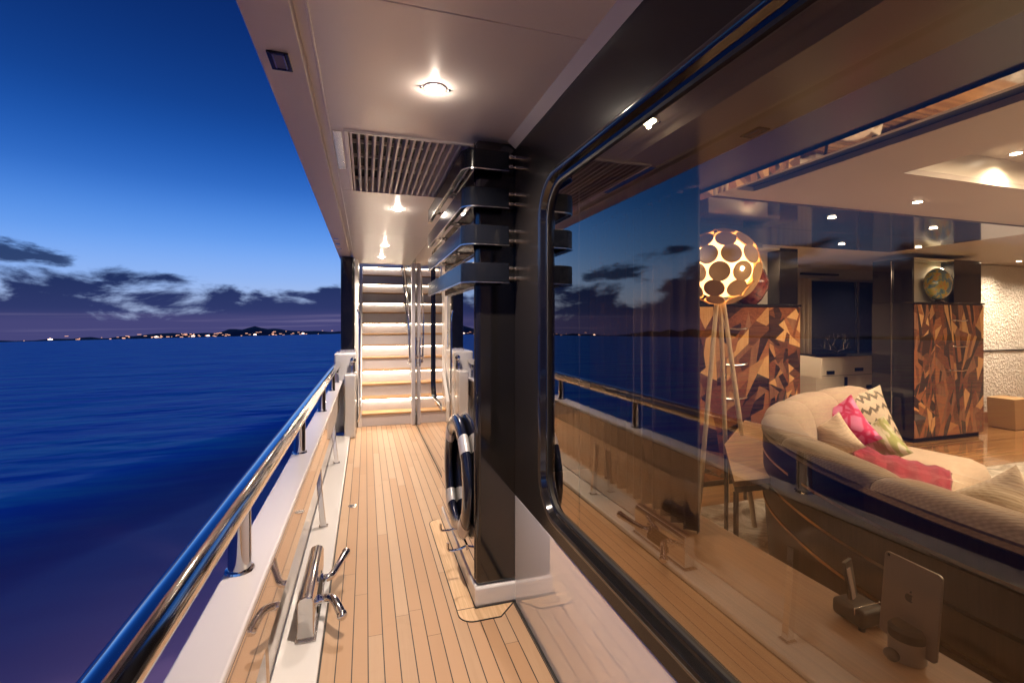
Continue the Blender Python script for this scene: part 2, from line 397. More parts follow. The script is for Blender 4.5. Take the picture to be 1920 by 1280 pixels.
def seam_():
    m, t, b = mat('sea'); p = t.obj(); s = t.sep(p)
    v = t.comb(t.math('MULTIPLY', s[0], .55), t.math('MULTIPLY', s[1], 1.0), 0.0)
    n = t.noise(v, .55, 7, .62, .4); nf = t.noise(v, .06, 5, .6)
    n3 = t.noise(v, .012, 3, .5)
    h = t.math('ADD', t.math('MULTIPLY', n, .12), t.math('ADD', t.math('MULTIPLY', nf, 3.4), t.math('MULTIPLY', n3, 5.0)))
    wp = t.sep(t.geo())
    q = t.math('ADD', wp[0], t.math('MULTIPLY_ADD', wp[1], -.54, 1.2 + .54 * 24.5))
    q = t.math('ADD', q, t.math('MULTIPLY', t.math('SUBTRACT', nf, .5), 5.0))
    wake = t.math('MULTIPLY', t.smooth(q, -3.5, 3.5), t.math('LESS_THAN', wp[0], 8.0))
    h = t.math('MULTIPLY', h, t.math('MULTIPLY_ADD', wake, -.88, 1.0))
    t.put(b.inputs['Normal'], t.bump(h, .8, 1.1))
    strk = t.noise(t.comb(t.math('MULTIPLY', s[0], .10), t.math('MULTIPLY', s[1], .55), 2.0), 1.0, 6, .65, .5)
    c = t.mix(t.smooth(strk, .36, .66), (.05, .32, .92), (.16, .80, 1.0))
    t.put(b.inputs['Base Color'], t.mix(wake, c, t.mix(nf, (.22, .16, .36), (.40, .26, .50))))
    b.inputs['Roughness'].default_value = .48; b.inputs['IOR'].default_value = 1.36; return m
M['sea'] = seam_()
M['hill'] = pm('hill', (.010, .014, .045), .95, vary=.4, vscale=.004)
M['town'] = pm('town', (1, .6, .35), .5, emis=(1, .48, .28), es=1.1)
M['town_bright'] = pm('town_bright', (1, .8, .6), .5, emis=(1, .62, .45), es=3.5)
M['disc'] = pm('disc', (.72, .47, .26), .45, vary=.15, vscale=8)
M['lamp_core'] = pm('lamp_core', (1, .85, .5), .6, emis=(1, .70, .32), es=4.0)
M['bulb'] = pm('bulb', (1, .9, .7), .5, emis=(1, .85, .6), es=60)
M['lamp_leg'] = pm('lamp_leg', (.66, .50, .32), .3)
M['ivory'] = pm('ivory', (.66, .60, .50), .35, vary=.03)
M['basket'] = pm('basket', (.42, .27, .13), .6, vary=.1, bump=.3, bscale=80)
M['tablet'] = pm('tablet', (.20, .165, .14), .4, metal=.6)
M['plastic'] = pm('plastic', (.008, .008, .008), .5, spec=.25)
M['dock_grey'] = pm('dock_grey', (.22, .19, .165), .4, metal=.3)
M['screen'] = pm('screen', (.30, .24, .22), .2)
M['red_dot'] = pm('red_dot', (.5, .06, .03), .3)
M['window_night'] = pm('window_night', (.008, .010, .02), .05, spec=.7)
def globe():
    m, t, b = mat('art_glass'); n = t.noise(t.obj(), 5, 4, .6, 2.2)
    t.put(b.inputs['Base Color'], t.ramp(n, [(.3, (.12, .18, .26)), (.44, (.10, .22, .30)), (.52, (.42, .40, .08)), (.6, (.50, .24, .06)), (.7, (.35, .40, .42))]))
    b.inputs['Roughness'].default_value = .08; b.inputs['Coat Weight'].default_value = 1; return m
M['globe'] = globe()
def vasem():
    m, t, b = mat('vase_glass'); n = t.noise(t.obj(), 9, 4, .6, 1.5)
    t.put(b.inputs['Base Color'], t.ramp(n, [(.35, (.03, .02, .04)), (.5, (.25, .05, .04)), (.65, (.30, .12, .10))])); b.inputs['Roughness'].default_value = .1; b.inputs['Coat Weight'].default_value = 1; return m
M['vase'] = vasem()

XW = .745            # cabin wall beside the camera
XG = .54             # wing wall
XF = .69             # far wall
ZC = 2.39            # overhead
YB = -3.2            # aft limit of what is built
# ================================================================== SETTING
mb = MB(); mb.add([(-22000, -22000, 0), (22000, -22000, 0), (22000, 22000, 0), (-22000, 22000, 0)], [(0, 1, 2, 3)])
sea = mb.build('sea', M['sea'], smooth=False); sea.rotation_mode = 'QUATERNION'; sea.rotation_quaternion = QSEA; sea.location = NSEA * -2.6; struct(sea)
rnd = random.Random(4)
mb = MB(); ctrl = [rnd.random() for _ in range(200)]
def hillh(a):                       # degrees of azimuth -> height in metres at 6 km
    h = 26 + 22 * math.sin(a * .31 + 1.1) + 10 * math.sin(a * .9) + 5 * math.sin(a * 2.3 + 2) + 2 * math.sin(a * 7.1)
    h += 95 * math.exp(-((a + 10.5) / 4.2) ** 2) + 60 * math.exp(-((a + 37) / 6.0) ** 2)
    return max(h, 8)
NA = 400
for k, (dist, sc) in enumerate(((6200, 0), (6500, .5), (7100, 1.0), (8000, .6), (8600, 0))):
    for i in range(NA + 1):
        a = -120 + 240 * i / NA; h = (hillh(a) * sc * (1 + .12 * math.sin(i * 1.7 + k))) - (3 if sc == 0 else 0)
        p = QSEA @ Vector((dist * math.sin(R(a)), dist * math.cos(R(a)), h)); mb.v.append(tuple(p + NSEA * -2.6))
for k in range(4):
    for i in range(NA): o = k * (NA + 1) + i; mb.face((o, o + 1, o + NA + 2, o + NA + 1))
struct(mb.build('hills', M['hill']))
mb = MB()
def seapt(px, up, dist):            # a point at a height above the sea at a distance, on a bearing
    dd = dirpx(px, 620); dd = dd - NSEA * dd.dot(NSEA); dd.normalize()
    return dd * dist + NSEA * (up - 2.6)
def boxat(mb, p, sx_, sz_):
    mb.box(p.x - sx_, p.x + sx_, p.y - sx_, p.y + sx_, p.z - sz_, p.z + sz_)
for _ in range(80):
    px = rnd.choice([rnd.uniform(230, 330), rnd.uniform(330, 420), rnd.uniform(340, 630), rnd.uniform(400, 560), rnd.uniform(20, 230)])
    p = seapt(px, rnd.choice([8, 12, 18, 26, 40]) * rnd.uniform(.6, 1.2), 6150 + rnd.uniform(-40, 30)); boxat(mb, p, rnd.uniform(3, 13), rnd.uniform(1.2, 3.2))
tag(mb.build('town_lights', M['town']), 'scattered warm lights of a far-off town along the dark shore', 'town lights', kind='stuff')
for i, (px, lab) in enumerate(((94, 'lone bright white light low on the far shore, leftmost on the water'), (293, 'bright shore light left of the two long orange ones'), (362, 'bright orange shore light at the start of the town'), (390, 'wide orange shore light just right of the first orange one'), (478, 'bright shore light under the low hill'), (568, 'small white shore light nearest the stair pillar'))):
    mb = MB(); p = seapt(px, 14, 6100); mb.box(-14, 14, -8, 8, -5, 5); mb.box(-4, 4, -3, 3, 5, 9)
    o = mb.build('shore_light', M['town_bright']); o.location = p; tag(o, lab, 'light', 'bright lights on the far shore')

# deck
mb = MB()
mb.box(-.187, XW + .02, YB, 2.36, -.06, 0)
mb.box(-.187, XG + .02, 2.36, 3.46, -.06, 0); mb.box(-.187, XF + .02, 3.46, 9.2, -.06, 0)
struct(mb.build('deck', M['teak'], smooth=False))
def strip(pts, wdt, inside):       # offset path helper in plan
    out = []
    for i, p in enumerate(pts):
        a = Vector(pts[max(i - 1, 0)]); b_ = Vector(pts[min(i + 1, len(pts) - 1)]); tg = (b_ - a).normalized(); nn = Vector((-tg.y, tg.x)) * inside
        out.append((p[0] + nn.x * wdt, p[1] + nn.y * wdt))
    return out
# margin boards round the wing wall foot
def arcp(cx_, cy_, r, a0, a1, n=8): return [(cx_ + r * math.cos(R(a0 + (a1 - a0) * k / n)), cy_ + r * math.sin(R(a0 + (a1 - a0) * k / n))) for k in range(n + 1)]
xo, yo = XG - .10, 2.335 - .105
line = arcp(xo + .06, 3.40, .06, 90, 180) + arcp(xo + .07, yo + .07, .07, 180, 270) + [(XW - .105, yo)]
mb = MB()
poly = [(XG, 3.46)] + line + [(XW - .003, 2.335), (XG, 2.335)]
mb.prism(poly, .0005, .004, 0)
lo = line; li = [(x, y) for x, y in strip(line, .0045, -1)]
for i in range(len(line) - 1): mb.prism([lo[i], li[i], li[i + 1], lo[i + 1]] if False else [lo[i], lo[i + 1], li[i + 1], li[i]], .0006, .0048, 1)
mb.prism([(XW - .108, yo), (XW - .102, yo), (XW - .001, 2.333), (XW - .006, 2.335)], .0006, .0048, 1)
mb.prism([(xo, 2.335), (XG, 2.335), (XG, 2.339), (xo, 2.339)], .0006, .0048, 1)
struct(mb.build('deck_margin', [M['board'], M['dark']], smooth=False))
# caulk lines along the edges
mb = MB(); mb.box(-.189, -.181, YB, 6.2, .0005, .005); mb.box(XW - .012, XW - .002, YB, 2.33, .0005, .005); mb.box(XG - .012, XG - .002, 2.33, 3.46, .0005, .006); mb.box(XF - .012, XF - .002, 3.46, 6.84, .0005, .005); mb.box(XG - .012, XW, 2.322, 2.332, .005, .0075)
struct(mb.build('deck_caulk', M['rubber'], smooth=False))

# ================================================================== BULWARK
bw = thing('bulwark', 'glossy white bulwark on the sea side of the deck with stainless stiffeners', 'bulwark', (-.4, 2, 0))
mb = MB(); mb.box(-.413, -.29, YB, 6.55, .665, .69); o = mb.build('cap', M['white_cap'], bw, bevel=.008, seg=3)
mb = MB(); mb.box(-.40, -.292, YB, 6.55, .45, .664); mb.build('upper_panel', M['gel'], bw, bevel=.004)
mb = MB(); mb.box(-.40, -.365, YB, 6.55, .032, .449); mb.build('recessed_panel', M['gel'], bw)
mb = MB(); mb.box(-.364, -.187, YB, 6.3, -.06, .032); mb.build('waterway_ledge', M['white_gloss'], bw, bevel=.01, seg=3)
mb = MB(); mb.prism3([(-.412, YB, .664), (-.401, YB, .664), (-.401, YB, -2.9), (-.46, YB, -2.9), (-.43, YB, -1.2)], (0, 12.5, 0)); mb.build('hull_side', M['white_cap'], bw)
for y in (-1.75, -.1, 1.62, 3.5, 5.05):
    mb = MB(); mb.prism3([(-.335, y, .45), (-.296, y, .45), (-.290, y, .30), (-.262, y, .033), (-.302, y, .033)], (0, .035, 0)); st = mb.build('stiffener', M['steel'], bw, bevel=.004)
    mb = MB(); mb.box(-.310, -.252, y - .008, y + .043, .032, .038); mb.build('foot_plate', M['steel_soft'], st)
# white block and gate post at the forward end
eb = thing('bulwark_end_block', 'white moulded block closing the bulwark beside the stairs', 'bulwark block', (-.26, 6.6, 0))
mb = MB(); mb.box(-.40, -.12, 6.55, 7.3, 0, 1.05); mb.build('block', M['white_gloss'], eb, bevel=.03, seg=4)
mb = MB(); mb.box(-.26, -.125, 6.22, 6.549, 0.0, .80); mb.build('step', M['white_gloss'], eb, bevel=.02, seg=3)
mb = MB(); mb.tube([(-.16, 6.5, .8), (-.16, 6.5, .95)], .028, 14); mb.ball((-.16, 6.5, .96), .04); mb.build('knob', M['steel'], eb)
mb = MB(); mb.tube(smoothpath([(-.105, 6.6, .12), (-.08, 6.56, .3), (-.08, 6.56, .9), (-.08, 6.56, 1.5), (-.105, 6.6, 1.62)], 6), .014, 10); mb.build('grab_bar', M['steel'], eb)
pl = thing('corner_pillar', 'black gloss pillar rising from the bulwark block left of the stairs', 'pillar', (-.3, 7.2, 1.05))
mb = MB(); mb.box(-.335, -.15, 6.95, 7.29, 1.055, ZC - .014); mb.build('shaft', M['black_gloss'], pl, bevel=.03, seg=4)
mb = MB(); mb.box(-.345, -.14, 6.94, 7.3, 1.05, 1.075); mb.build('foot_trim', M['steel_soft'], pl, bevel=.004)

# hand rail
hr = thing('handrail', 'polished stainless handrail on round posts above the white cap', 'handrail', (-.37, 2, .69))
pts = [(-.371, YB, .902), (-.371, 0, .902), (-.37, 3, .902), (-.362, 5.5, .905), (-.345, 6.9, .91)]
mb = MB(); mb.tube(smoothpath(pts, 10), .041, 32); mb.build('rail', M['steel'], hr, ang=60)
for y in (-1.1, .27, 1.63, 3.0, 4.35, 5.65, 6.4):
    x = -.371 if y < 4 else -.362
    mb = MB(); mb.lathe([(.042, .0), (.040, .006), (.0325, .008), (.031, .19)], (x, y, .69), 24); mb.build('post', M['steel'], hr, ang=40)

# mooring fairlead
fl = thing('mooring_fairlead', 'polished stainless fairlead box with curved horns on the white ledge', 'fairlead', (-.235, 2.5, .032))
mb = MB(); mb.prism3([(x, 2.27, z) for x, z in [(-.292, .040), (-.222, .040), (-.222, .205), (-.230, .222), (-.255, .230), (-.282, .222), (-.292, .205)]], (0, .52, 0)); mb.build('box', M['steel'], fl, bevel=.006, seg=3)
mb = MB(); mb.box(-.300, -.212, 2.255, 2.805, .0325, .0398); mb.build('base_plate', M['steel_soft'], fl, bevel=.002)
mb = MB(); mb.box(-.226, -.217, 2.42, 2.64, .06, .16); mb.build('recess', M['dark'], fl, bevel=.01)
for (y0, y1, dz) in ((2.40, 2.30, -.035), (2.60, 2.78, .03)):
    mb = MB(); mb.tube(smoothpath([(-.225, y0, .135), (-.175, y0, .14), (-.140, (y0 + y1) / 2, .15), (-.105, y1, .14 + dz)], 6), [.019] * 3 + [.019] * 12 + [.021] * 4, 14); mb.lathe([(.026, 0), (.026, .012)], (-.222, y0, .135), 18, 'x'); mb.ball((-.105, y1, .14 + dz), .024); mb.build('horn', M['steel'], fl, ang=60)
mb = MB(); mb.lathe([(.034, .0), (.034, .0045), (.026, .006)], (-.10, 3.92, .0), 24); mb.box(-.12, -.08, 3.917, 3.923, .006, .007, 1)
tag(mb.build('deck_fitting', [M['steel_soft'], M['dark']]), 'small round metal fitting set flush in the teak near the ledge', 'deck fitting')

# ================================================================== OVERHEAD
oh = thing('overhead', 'pale warm-lit overhead panelling above the side deck', 'ceiling', (.2, 2, ZC))
def cp(x0, x1, y0, y1, z0=ZC, z1=ZC + .03, m='ceiling_white', name='panel', bev=.003):
    mb = MB(); mb.box(x0, x1, y0, y1, z0, z1); return mb.build(name, M[m], oh, bevel=bev)
VX0, VX1, VY0, VY1 = -.105, .62, 2.42, 3.52
cp(-.165, XW, YB, -.8); cp(-.165, XW, -.796, 1.418); cp(-.165, XW, 1.422, VY0 - .002)
cp(VX1, XW, VY0, VY1); cp(-.165, VX0 - .001, VY0, VY1, ZC + .002)
cp(-.165, XW, VY1 + .002, 5.2); cp(-.165, XW, 5.203, 7.75)
cp(-.215, -.165, YB, 7.75, ZC + .028, ZC + .05, name='groove', bev=0)
cp(-.36, -.21, YB, 7.75, ZC - .012, ZC + .25, 'fascia', 'outer_soffit', .006)
cp(-.172, -.163, YB, 7.75, ZC - .006, ZC + .03, 'ceiling_white', 'trim', .002)
cp(-.361, 1.2, YB, 8.2, ZC + .25, ZC + .32, 'white_cap', 'upper_deck', .01)
cp(-.36, XW, 7.75, 7.8, ZC - .004, ZC + .25, 'fascia', 'end_trim', .004)
mb = MB(); mb.prism3([(XW - .045, YB, ZC - .001), (XW - .001, YB, ZC - .001), (XW - .001, YB, ZC - .035)], (0, 5.53, 0)); mb.build('cove_strip', M['white_cap'], oh)
for k in range(3):
    mb = MB(); mb.box(-.34, -.29, 5.5 + k * .35, 5.56 + k * .35, ZC - .016, ZC - .0115); mb.build('marker_strip', M['steel_soft'], oh)
# vent grille
vg = thing('ceiling_vent', 'louvred air vent set in the overhead behind the first downlight', 'air vent', (.25, 2.97, ZC))
mb = MB()
for a in ((VX0, VX0 + .02, VY0, VY1), (VX1 - .02, VX1, VY0, VY1)): mb.box(a[0], a[1], a[2], a[3], ZC - .01, ZC + .10)
mb.box(VX0 + .02, VX1 - .02, VY0, VY0 + .02, ZC - .01, ZC + .10); mb.box(VX0 + .02, VX1 - .02, VY1 - .02, VY1, ZC - .01, ZC + .10)
mb.build('frame', M['ceiling_white'], vg, bevel=.003)
mb = MB(); mb.box(VX0, VX1, VY0, VY1, ZC + .10, ZC + .12); mb.build('backing', M['dark'], vg)
nsl = 18
for k in range(nsl):
    x = VX0 + .03 + k * (VX1 - VX0 - .06) / (nsl - 1)
    mb = MB(); mb.prism3([(x - .012, VY0 + .02, ZC + .030), (x - .002, VY0 + .02, ZC + .030), (x + .009, VY0 + .02, ZC - .006), (x - .003, VY0 + .02, ZC - .006)], (0, VY1 - VY0 - .04, 0)); mb.build('slat', M['slat'], vg)
for k in range(4):
    y = VY0 + .22 + k * .22; mb = MB(); mb.box(VX0 + .02, VX1 - .02, y, y + .008, ZC + .022, ZC + .04); mb.build('crossbar', M['slat'], vg)
mb = MB(); mb.box(-.158, -.115, VY0 + .03, VY0 + .62, ZC - .004, ZC + .0015); o = mb.build('latch_plate', M['steel_soft'], vg, bevel=.002)
# recessed rectangular lamp in the outer soffit
rl = thing('soffit_lamp', 'unlit square lamp in a dark frame in the outer soffit', 'lamp', (-.29, 1.83, ZC - .012))
zz = ZC - .012
mb = MB()
for a in ((-.325, -.312, 1.77, 1.89), (-.268, -.255, 1.77, 1.89), (-.312, -.268, 1.77, 1.783), (-.312, -.268, 1.877, 1.89)): mb.box(*a, zz - .008, zz - .0005)
mb.build('frame', M['black_gloss'], rl, bevel=.002)
mb = MB(); mb.box(-.312, -.268, 1.783, 1.877, zz - .005, zz - .001); mb.build('lens', M['lens_dead'], rl)
mb = MB(); mb.box(-.309, -.305, 1.784, 1.876, zz - .0075, zz - .0052); mb.box(-.275, -.271, 1.784, 1.876, zz - .0075, zz - .0052); mb.build('reflector', M['steel'], rl)
# downlights
def lamp_light(name, loc, P, col=(1, .82, .67), size=135, rad=.025, parent=None, blend=1.0):
    l = bpy.data.lights.new(name, 'SPOT'); l.energy = P; l.color = col; l.spot_size = R(size); l.spot_blend = blend; l.shadow_soft_size = rad
    o = bpy.data.objects.new(name, l); COL.objects.link(o)
    if parent: o.parent = parent; o.matrix_parent_inverse = Matrix.Translation(parent.location).inverted()
    o.location = loc; return o
dl = thing('downlight', 'lit round downlight in front of the air vent', 'downlight', (.265, 1.89, ZC), 'downlights along the overhead')
mb = MB(); mb.lathe([(.034, -.006), (.045, -.004), (.047, .0), (.034, .0)], (.265, 1.89, ZC - .0005), 28); mb.build('trim_ring', M['ceiling_white'], dl)
mb = MB(); mb.lathe([(.020, -.014), (.030, -.011), (.0335, -.007), (.0335, -.003)], (.265, 1.89, ZC - .0005), 28); mb.build('lens', M['lens'], dl)
for s in (-1, 1):
    mb = MB(); mb.lathe([(.006, -.006), (.008, -.0005)], (.265 + s * .056, 1.89, ZC), 12); mb.build('screw', M['steel_soft'], dl)
PW = 190
lamp_light('bulb_light', (.265, 1.89, ZC - .02), PW, parent=dl)
lg = bpy.data.lights.new('ceiling_fill_light', 'POINT'); lg.energy = .8; lg.color = (1, .80, .64); lg.shadow_soft_size = .01
lgo = bpy.data.objects.new('ceiling_fill_light', lg); COL.objects.link(lgo); lgo.parent = dl; lgo.matrix_parent_inverse = Matrix.Translation(dl.location).inverted(); lgo.location = (.265, 1.89, ZC - .03)  # extra point light under each downlight, added to brighten the overhead
for (x, y, lab) in ((.25, 3.98, 'lit downlight just beyond the air vent'), (.225, 5.9, 'second lit downlight beyond the air vent'), (.215, 6.95, 'lit downlight nearest the stairs'), (.265, -.15, 'lit downlight directly over the viewer'), (.265, -2.2, 'lit downlight farthest aft behind the viewer')):
    c = dup(dl, (x, y, ZC), lab)
    if -1 < y < 0:
        for ch in kids(c):
            if ch.type == 'LIGHT': ch.data = ch.data.copy(); ch.data.energy *= .42
    if y > 5:
        for ch in kids(c):
            if ch.type == 'LIGHT': ch.data = ch.data.copy(); ch.data.energy *= 1.1

# ================================================================== CABIN WALL + WINDOW
cw = thing('cabin_wall', 'black gloss cabin wall over a glossy white lower panel beside the big window', 'wall', (XW, 0, 0))
WY0, WY1, WZ0, WZ1 = -2.7, 1.90, .665, 2.035
def plate(x, thick, outer, hole, mat_, name, parent, mi=0):
    bm = bmesh.new()
    def loop(pts):
        vs = [bm.verts.new((x, a, b_)) for a, b_ in pts]; return [bm.edges.new((vs[i], vs[(i + 1) % len(vs)])) for i in range(len(vs))]
    ed = loop(outer) + loop(hole)
    bmesh.ops.triangle_fill(bm, use_beauty=True, use_dissolve=False, edges=ed)
    r = bmesh.ops.extrude_face_region(bm, geom=list(bm.faces))
    bmesh.ops.translate(bm, vec=(thick, 0, 0), verts=[v for v in r['geom'] if isinstance(v, bmesh.types.BMVert)])
    bmesh.ops.recalc_face_normals(bm, faces=bm.faces)
    me = bpy.data.meshes.new(name); bm.to_mesh(me); bm.free(); me.materials.append(mat_)
    me.shade_smooth(); me.set_sharp_from_angle(angle=R(30))
    o = bpy.data.objects.new(name, me); COL.objects.link(o); o.parent = parent
    o.matrix_parent_inverse = Matrix.Translation(parent.location).inverted(); return o
plate(XW, .05, [(YB, .552), (2.34, .552), (2.34, ZC + .02), (YB, ZC + .02)], rrect(WY0 - .045, WY1 + .045, WZ0 - .045, WZ1 + .045, .19), M['black_satin'], 'upper_panel', cw)
mb = MB(); mb.box(XW, XW + .05, YB, 2.34, 0, .549); mb.build('lower_panel', M['gel_pale'], cw, bevel=.003)
mb = MB(); mb.box(XW - .0015, XW + .0, 2.09, 2.095, 1.0, 1.001); 
# frame: profile swept round the rounded rectangle
win = thing('saloon_window', 'long rounded saloon window in a black frame reflecting rail and sea', 'window', (XW, 0, WZ0))
def sweep_ring(name, prof, y0, y1, z0, z1, r, mat_, parent, n=12):
    base = []; cen = []
    for cx_, cy_, s0 in ((y1 - r, z1 - r, 0), (y0 + r, z1 - r, 90), (y0 + r, z0 + r, 180), (y1 - r, z0 + r, 270)):
        for k in range(n + 1):
            a = R(s0 + 90 * k / n); base.append((cx_, cy_, math.cos(a), math.sin(a)))
    mb = MB(); K = len(prof)
    for (cy0, cz0, ca, sa) in base:
        for (dx, off) in prof: mb.v.append((XW + dx, cy0 + ca * (r + off), cz0 + sa * (r + off)))
    for i in range(len(base)):
        j = (i + 1) % len(base)
        for k in range(K): k2 = (k + 1) % K; mb.face((i * K + k, j * K + k, j * K + k2, i * K + k2))
    return mb.build(name, mat_, parent, ang=40)
sweep_ring('frame', [(.03, .05), (-.012, .048), (-.022, .040), (-.024, .030), (-.018, .018), (.004, .010), (.008, .0), (.03, .0)], WY0, WY1, WZ0, WZ1, .145, M['black_gloss'], win)
sweep_ring('gasket', [(.028, -.0005), (.006, -.0005), (.006, -.012), (.028, -.012)], WY0, WY1, WZ0, WZ1, .145, M['rubber'], win)
mb = MB(); pts = rrect(WY0 + .004, WY1 - .004, WZ0 + .004, WZ1 - .004, .14, 10)
mb.prism3([(XW + .014, a, b_) for a, b_ in pts], (.010, 0, 0)); mb.build('glass_pane', M['glass'], win, smooth=False)

# wing wall with mirror-dark glass side
ww = thing('wing_wall', 'black glass-clad wing wall stepping out beyond the big window', 'wall', (XG, 2.9, 0))
mb = MB(); mb.box(XG, 1.2, 2.342, 3.46, .104, ZC - .002, 0)
o = mb.build('shaft', M['black_gloss'], ww, bevel=.022, seg=5)
mb = MB(); mb.box(XG - .006, XG - .0005, 2.375, 3.44, .125, ZC - .01); mb.build('side_glass', M['glass_wall'], ww, smooth=False)
mb = MB(); mb.box(XG - .009, XW + .03, 2.333, 3.465, 0, .102); mb.build('plinth', M['white_gloss'], ww, bevel=.014, seg=4)
# far wall
fw = thing('forward_wall', 'dark reflective cabin wall leading to the stairs', 'wall', (XF, 5, 0))
mb = MB(); mb.box(XF, 1.2, 3.47, 9.8, .0, ZC + .2); mb.build('core', M['black_satin'], fw)
mb = MB(); mb.box(XF - .006, XF - .0005, 3.475, 6.80, .015, ZC - .01); mb.build('side_glass', M['glass_wall'], fw, smooth=False)
def ring2(name, y0, y1, z0, z1, r, prof, x, m, parent):
    base = []
    for cx_, cy_, s0 in ((y1 - r, z1 - r, 0), (y0 + r, z1 - r, 90), (y0 + r, z0 + r, 180), (y1 - r, z0 + r, 270)):
        for k in range(9):
            a = R(s0 + 90 * k / 8); base.append((cx_, cy_, math.cos(a), math.sin(a)))
    mb = MB(); K = len(prof)
    for (a0, b0, ca, sa) in base:
        for dx, off in prof: mb.v.append((x + dx, a0 + ca * (r + off), b0 + sa * (r + off)))
    for i in range(len(base)):
        j = (i + 1) % len(base)
        for k in range(K): k2 = (k + 1) % K; mb.face((i * K + k, j * K + k, j * K + k2, i * K + k2))
    return mb.build(name, m, parent, ang=40)
ring2('window_frame', 3.6, 5.0, .68, 2.2, .14, [(.0, .04), (-.02, .036), (-.024, .01), (-.01, .0), (.0, .0)], XF - .007, M['black_gloss'], fw)
mb = MB(); mb.tube([(XF - .035, 6.55, .85), (XF - .035, 6.55, 1.25)], .01, 10); mb.tube([(XF - .035, 6.55, .9), (XF, 6.55, .9)], .008, 8); mb.tube([(XF - .035, 6.55, 1.2), (XF, 6.55, 1.2)], .008, 8)
mb.build('grab_handle', M['steel'], fw)
mb = MB(); mb.lathe([(.03, -.02), (.03, .0)], (XF - .02, 6.35, 1.0), 16, 'x'); mb.tube([(XF - .05, 6.35, 1.0), (XF - .02, 6.35, 1.0)], .01, 10); mb.tube([(XF - .05, 6.35, 1.0), (XF - .05, 6.22, .995)], .01, 10); mb.build('door_lever', M['steel'], fw)

# fins
fins = []
ords = ('lowest', 'second lowest', 'second highest', 'topmost')
def finpath(off):
    x0 = .455 + off; y0 = 2.262 + off; r = max(.075 - off, .01)
    return [(.69, y0)] + [(x, y) for x, y in arcp(x0 + r, y0 + r, r, 270, 180, 8)] + [(x0, 3.62)]
for i, zc_ in enumerate((1.655, 1.843, 2.030, 2.217)):
    f = thing('wall_fin', ords[i] + ' of the four dark fins wrapping round the wing wall', 'fin', (XG, 2.3, zc_), 'dark fins wrapping round the wing wall')
    o_, i_ = finpath(0), finpath(.03); poly = o_ + i_[::-1]
    mb = MB(); mb.prism(poly, zc_, zc_ + .094); mb.build('band', M['fin'], f, bevel=.004)
    mb = MB(); mb.prism([(x, y) for x, y in finpath(-.0015)] + [(x, y) for x, y in finpath(.004)][::-1], zc_ - .006, zc_ - .0005); mb.build('edge_trim', M['steel_soft'], f)
    for dz in (.022, .072):
        mb = MB()
        for yy in (2.270,):
            mb.tube([(.688, yy + .006, zc_ + dz), (.744, yy + .006, zc_ + dz)], .0065, 12); mb.tube([(.695, yy + .006, zc_ + dz), (.710, yy + .006, zc_ + dz)], .0105, 12); mb.tube([(.724, yy + .006, zc_ + dz), (.7445, yy + .006, zc_ + dz)], .0105, 12)
        mb.build('bolt', M['steel'], f)
    for yb in (2.95, 3.5):
        mb = MB(); mb.tube([(.486, yb, zc_ + .047), (XG - .007, yb, zc_ + .047)], .012, 10); mb.build('standoff', M['steel'], f)

# life ring
lr = thing('life_ring', 'navy life ring with silver bands hanging on the wing wall', 'life ring', (.475, 2.74, .57))
mb = MB(); N = 64; cyR, czR = 2.70, .57; RR, rr_, RXX = .295, .054, .507
mb.tube([(RXX, cyR + RR * math.cos(2 * math.pi * k / N), czR + RR * math.sin(2 * math.pi * k / N)) for k in range(N)], rr_, 20, closed=True)
# flatten slightly sideways
mb.v = [(RXX + (x - RXX) * .5, y, z) for x, y, z in mb.v]; mb.build('ring', M['navy'], lr, ang=60)
for a in (45, 135, 225, 315):
    mb = MB(); mb.tube([(RXX, cyR + RR * math.cos(R(a + k)), czR + RR * math.sin(R(a + k))) for k in range(-9, 10, 3)], rr_ + .0025, 20, cap=False); mb.v = [(RXX + (x - RXX) * .51, y, z) for x, y, z in mb.v]; mb.build('band', M['silver_band'], lr, ang=60)
mb = MB()
for s in (-1, 1): mb.tube(smoothpath([(XG - .006, cyR + s * .13, czR - .36), (.48, cyR + s * .13, czR - .375), (.435, cyR + s * .13, czR - .37), (.430, cyR + s * .13, czR - .33)], 6), .007, 10)
mb.box(XG - .012, XG - .0065, cyR - .15, cyR + .15, czR - .375, czR - .345); mb.build('bracket', M['steel'], lr)

# ================================================================== STAIRS
stt = thing('stairs', 'steep white stairs with wooden treads and lit risers at the end of the deck', 'stairs', (.3, 6.85, 0))
SX0, SX1, SY0, RISE, RUN = -.055, .675, 6.86, .182, .205
for k in range(14):
    y = SY0 + k * RUN; z = k * RISE
    mb = MB(); mb.box(SX0, SX1, y + .02, y + .035, z + .001, z + RISE - .026); mb.build('riser', M['white_cap'], stt)
    mb = MB(); mb.box(SX0, SX1, y, y + RUN + .034, z + RISE - .025, z + RISE); mb.build('tread', M['nosing'], stt, bevel=.006, seg=2)
    if k % 2 == 1:
        mb = MB(); mb.box(SX0 + .02, SX1 - .02, y + .004, y + .012, z + RISE - .031, z + RISE - .0255); mb.build('led_strip', M['led'], stt)
mb = MB(); L = 14
mb.prism3([(-.055, SY0 - .03, 0), (-.055, SY0 - .03, .30), (-.055, SY0 + L * RUN, L * RISE + .30), (-.055, SY0 + L * RUN, 0)], (-.05, 0, 0)); mb.build('stringer', M['white_gloss'], stt, bevel=.008)
mb = MB(); mb.box(-.15, -.106, 7.31, 9.8, 0, 3.2); mb.build('side_wall', M['ceiling_white'], stt)
mb = MB(); mb.box(-.15, 1.2, 9.8, 9.85, 0, 4.2); mb.build('end_wall', M['ceiling_white'], stt)
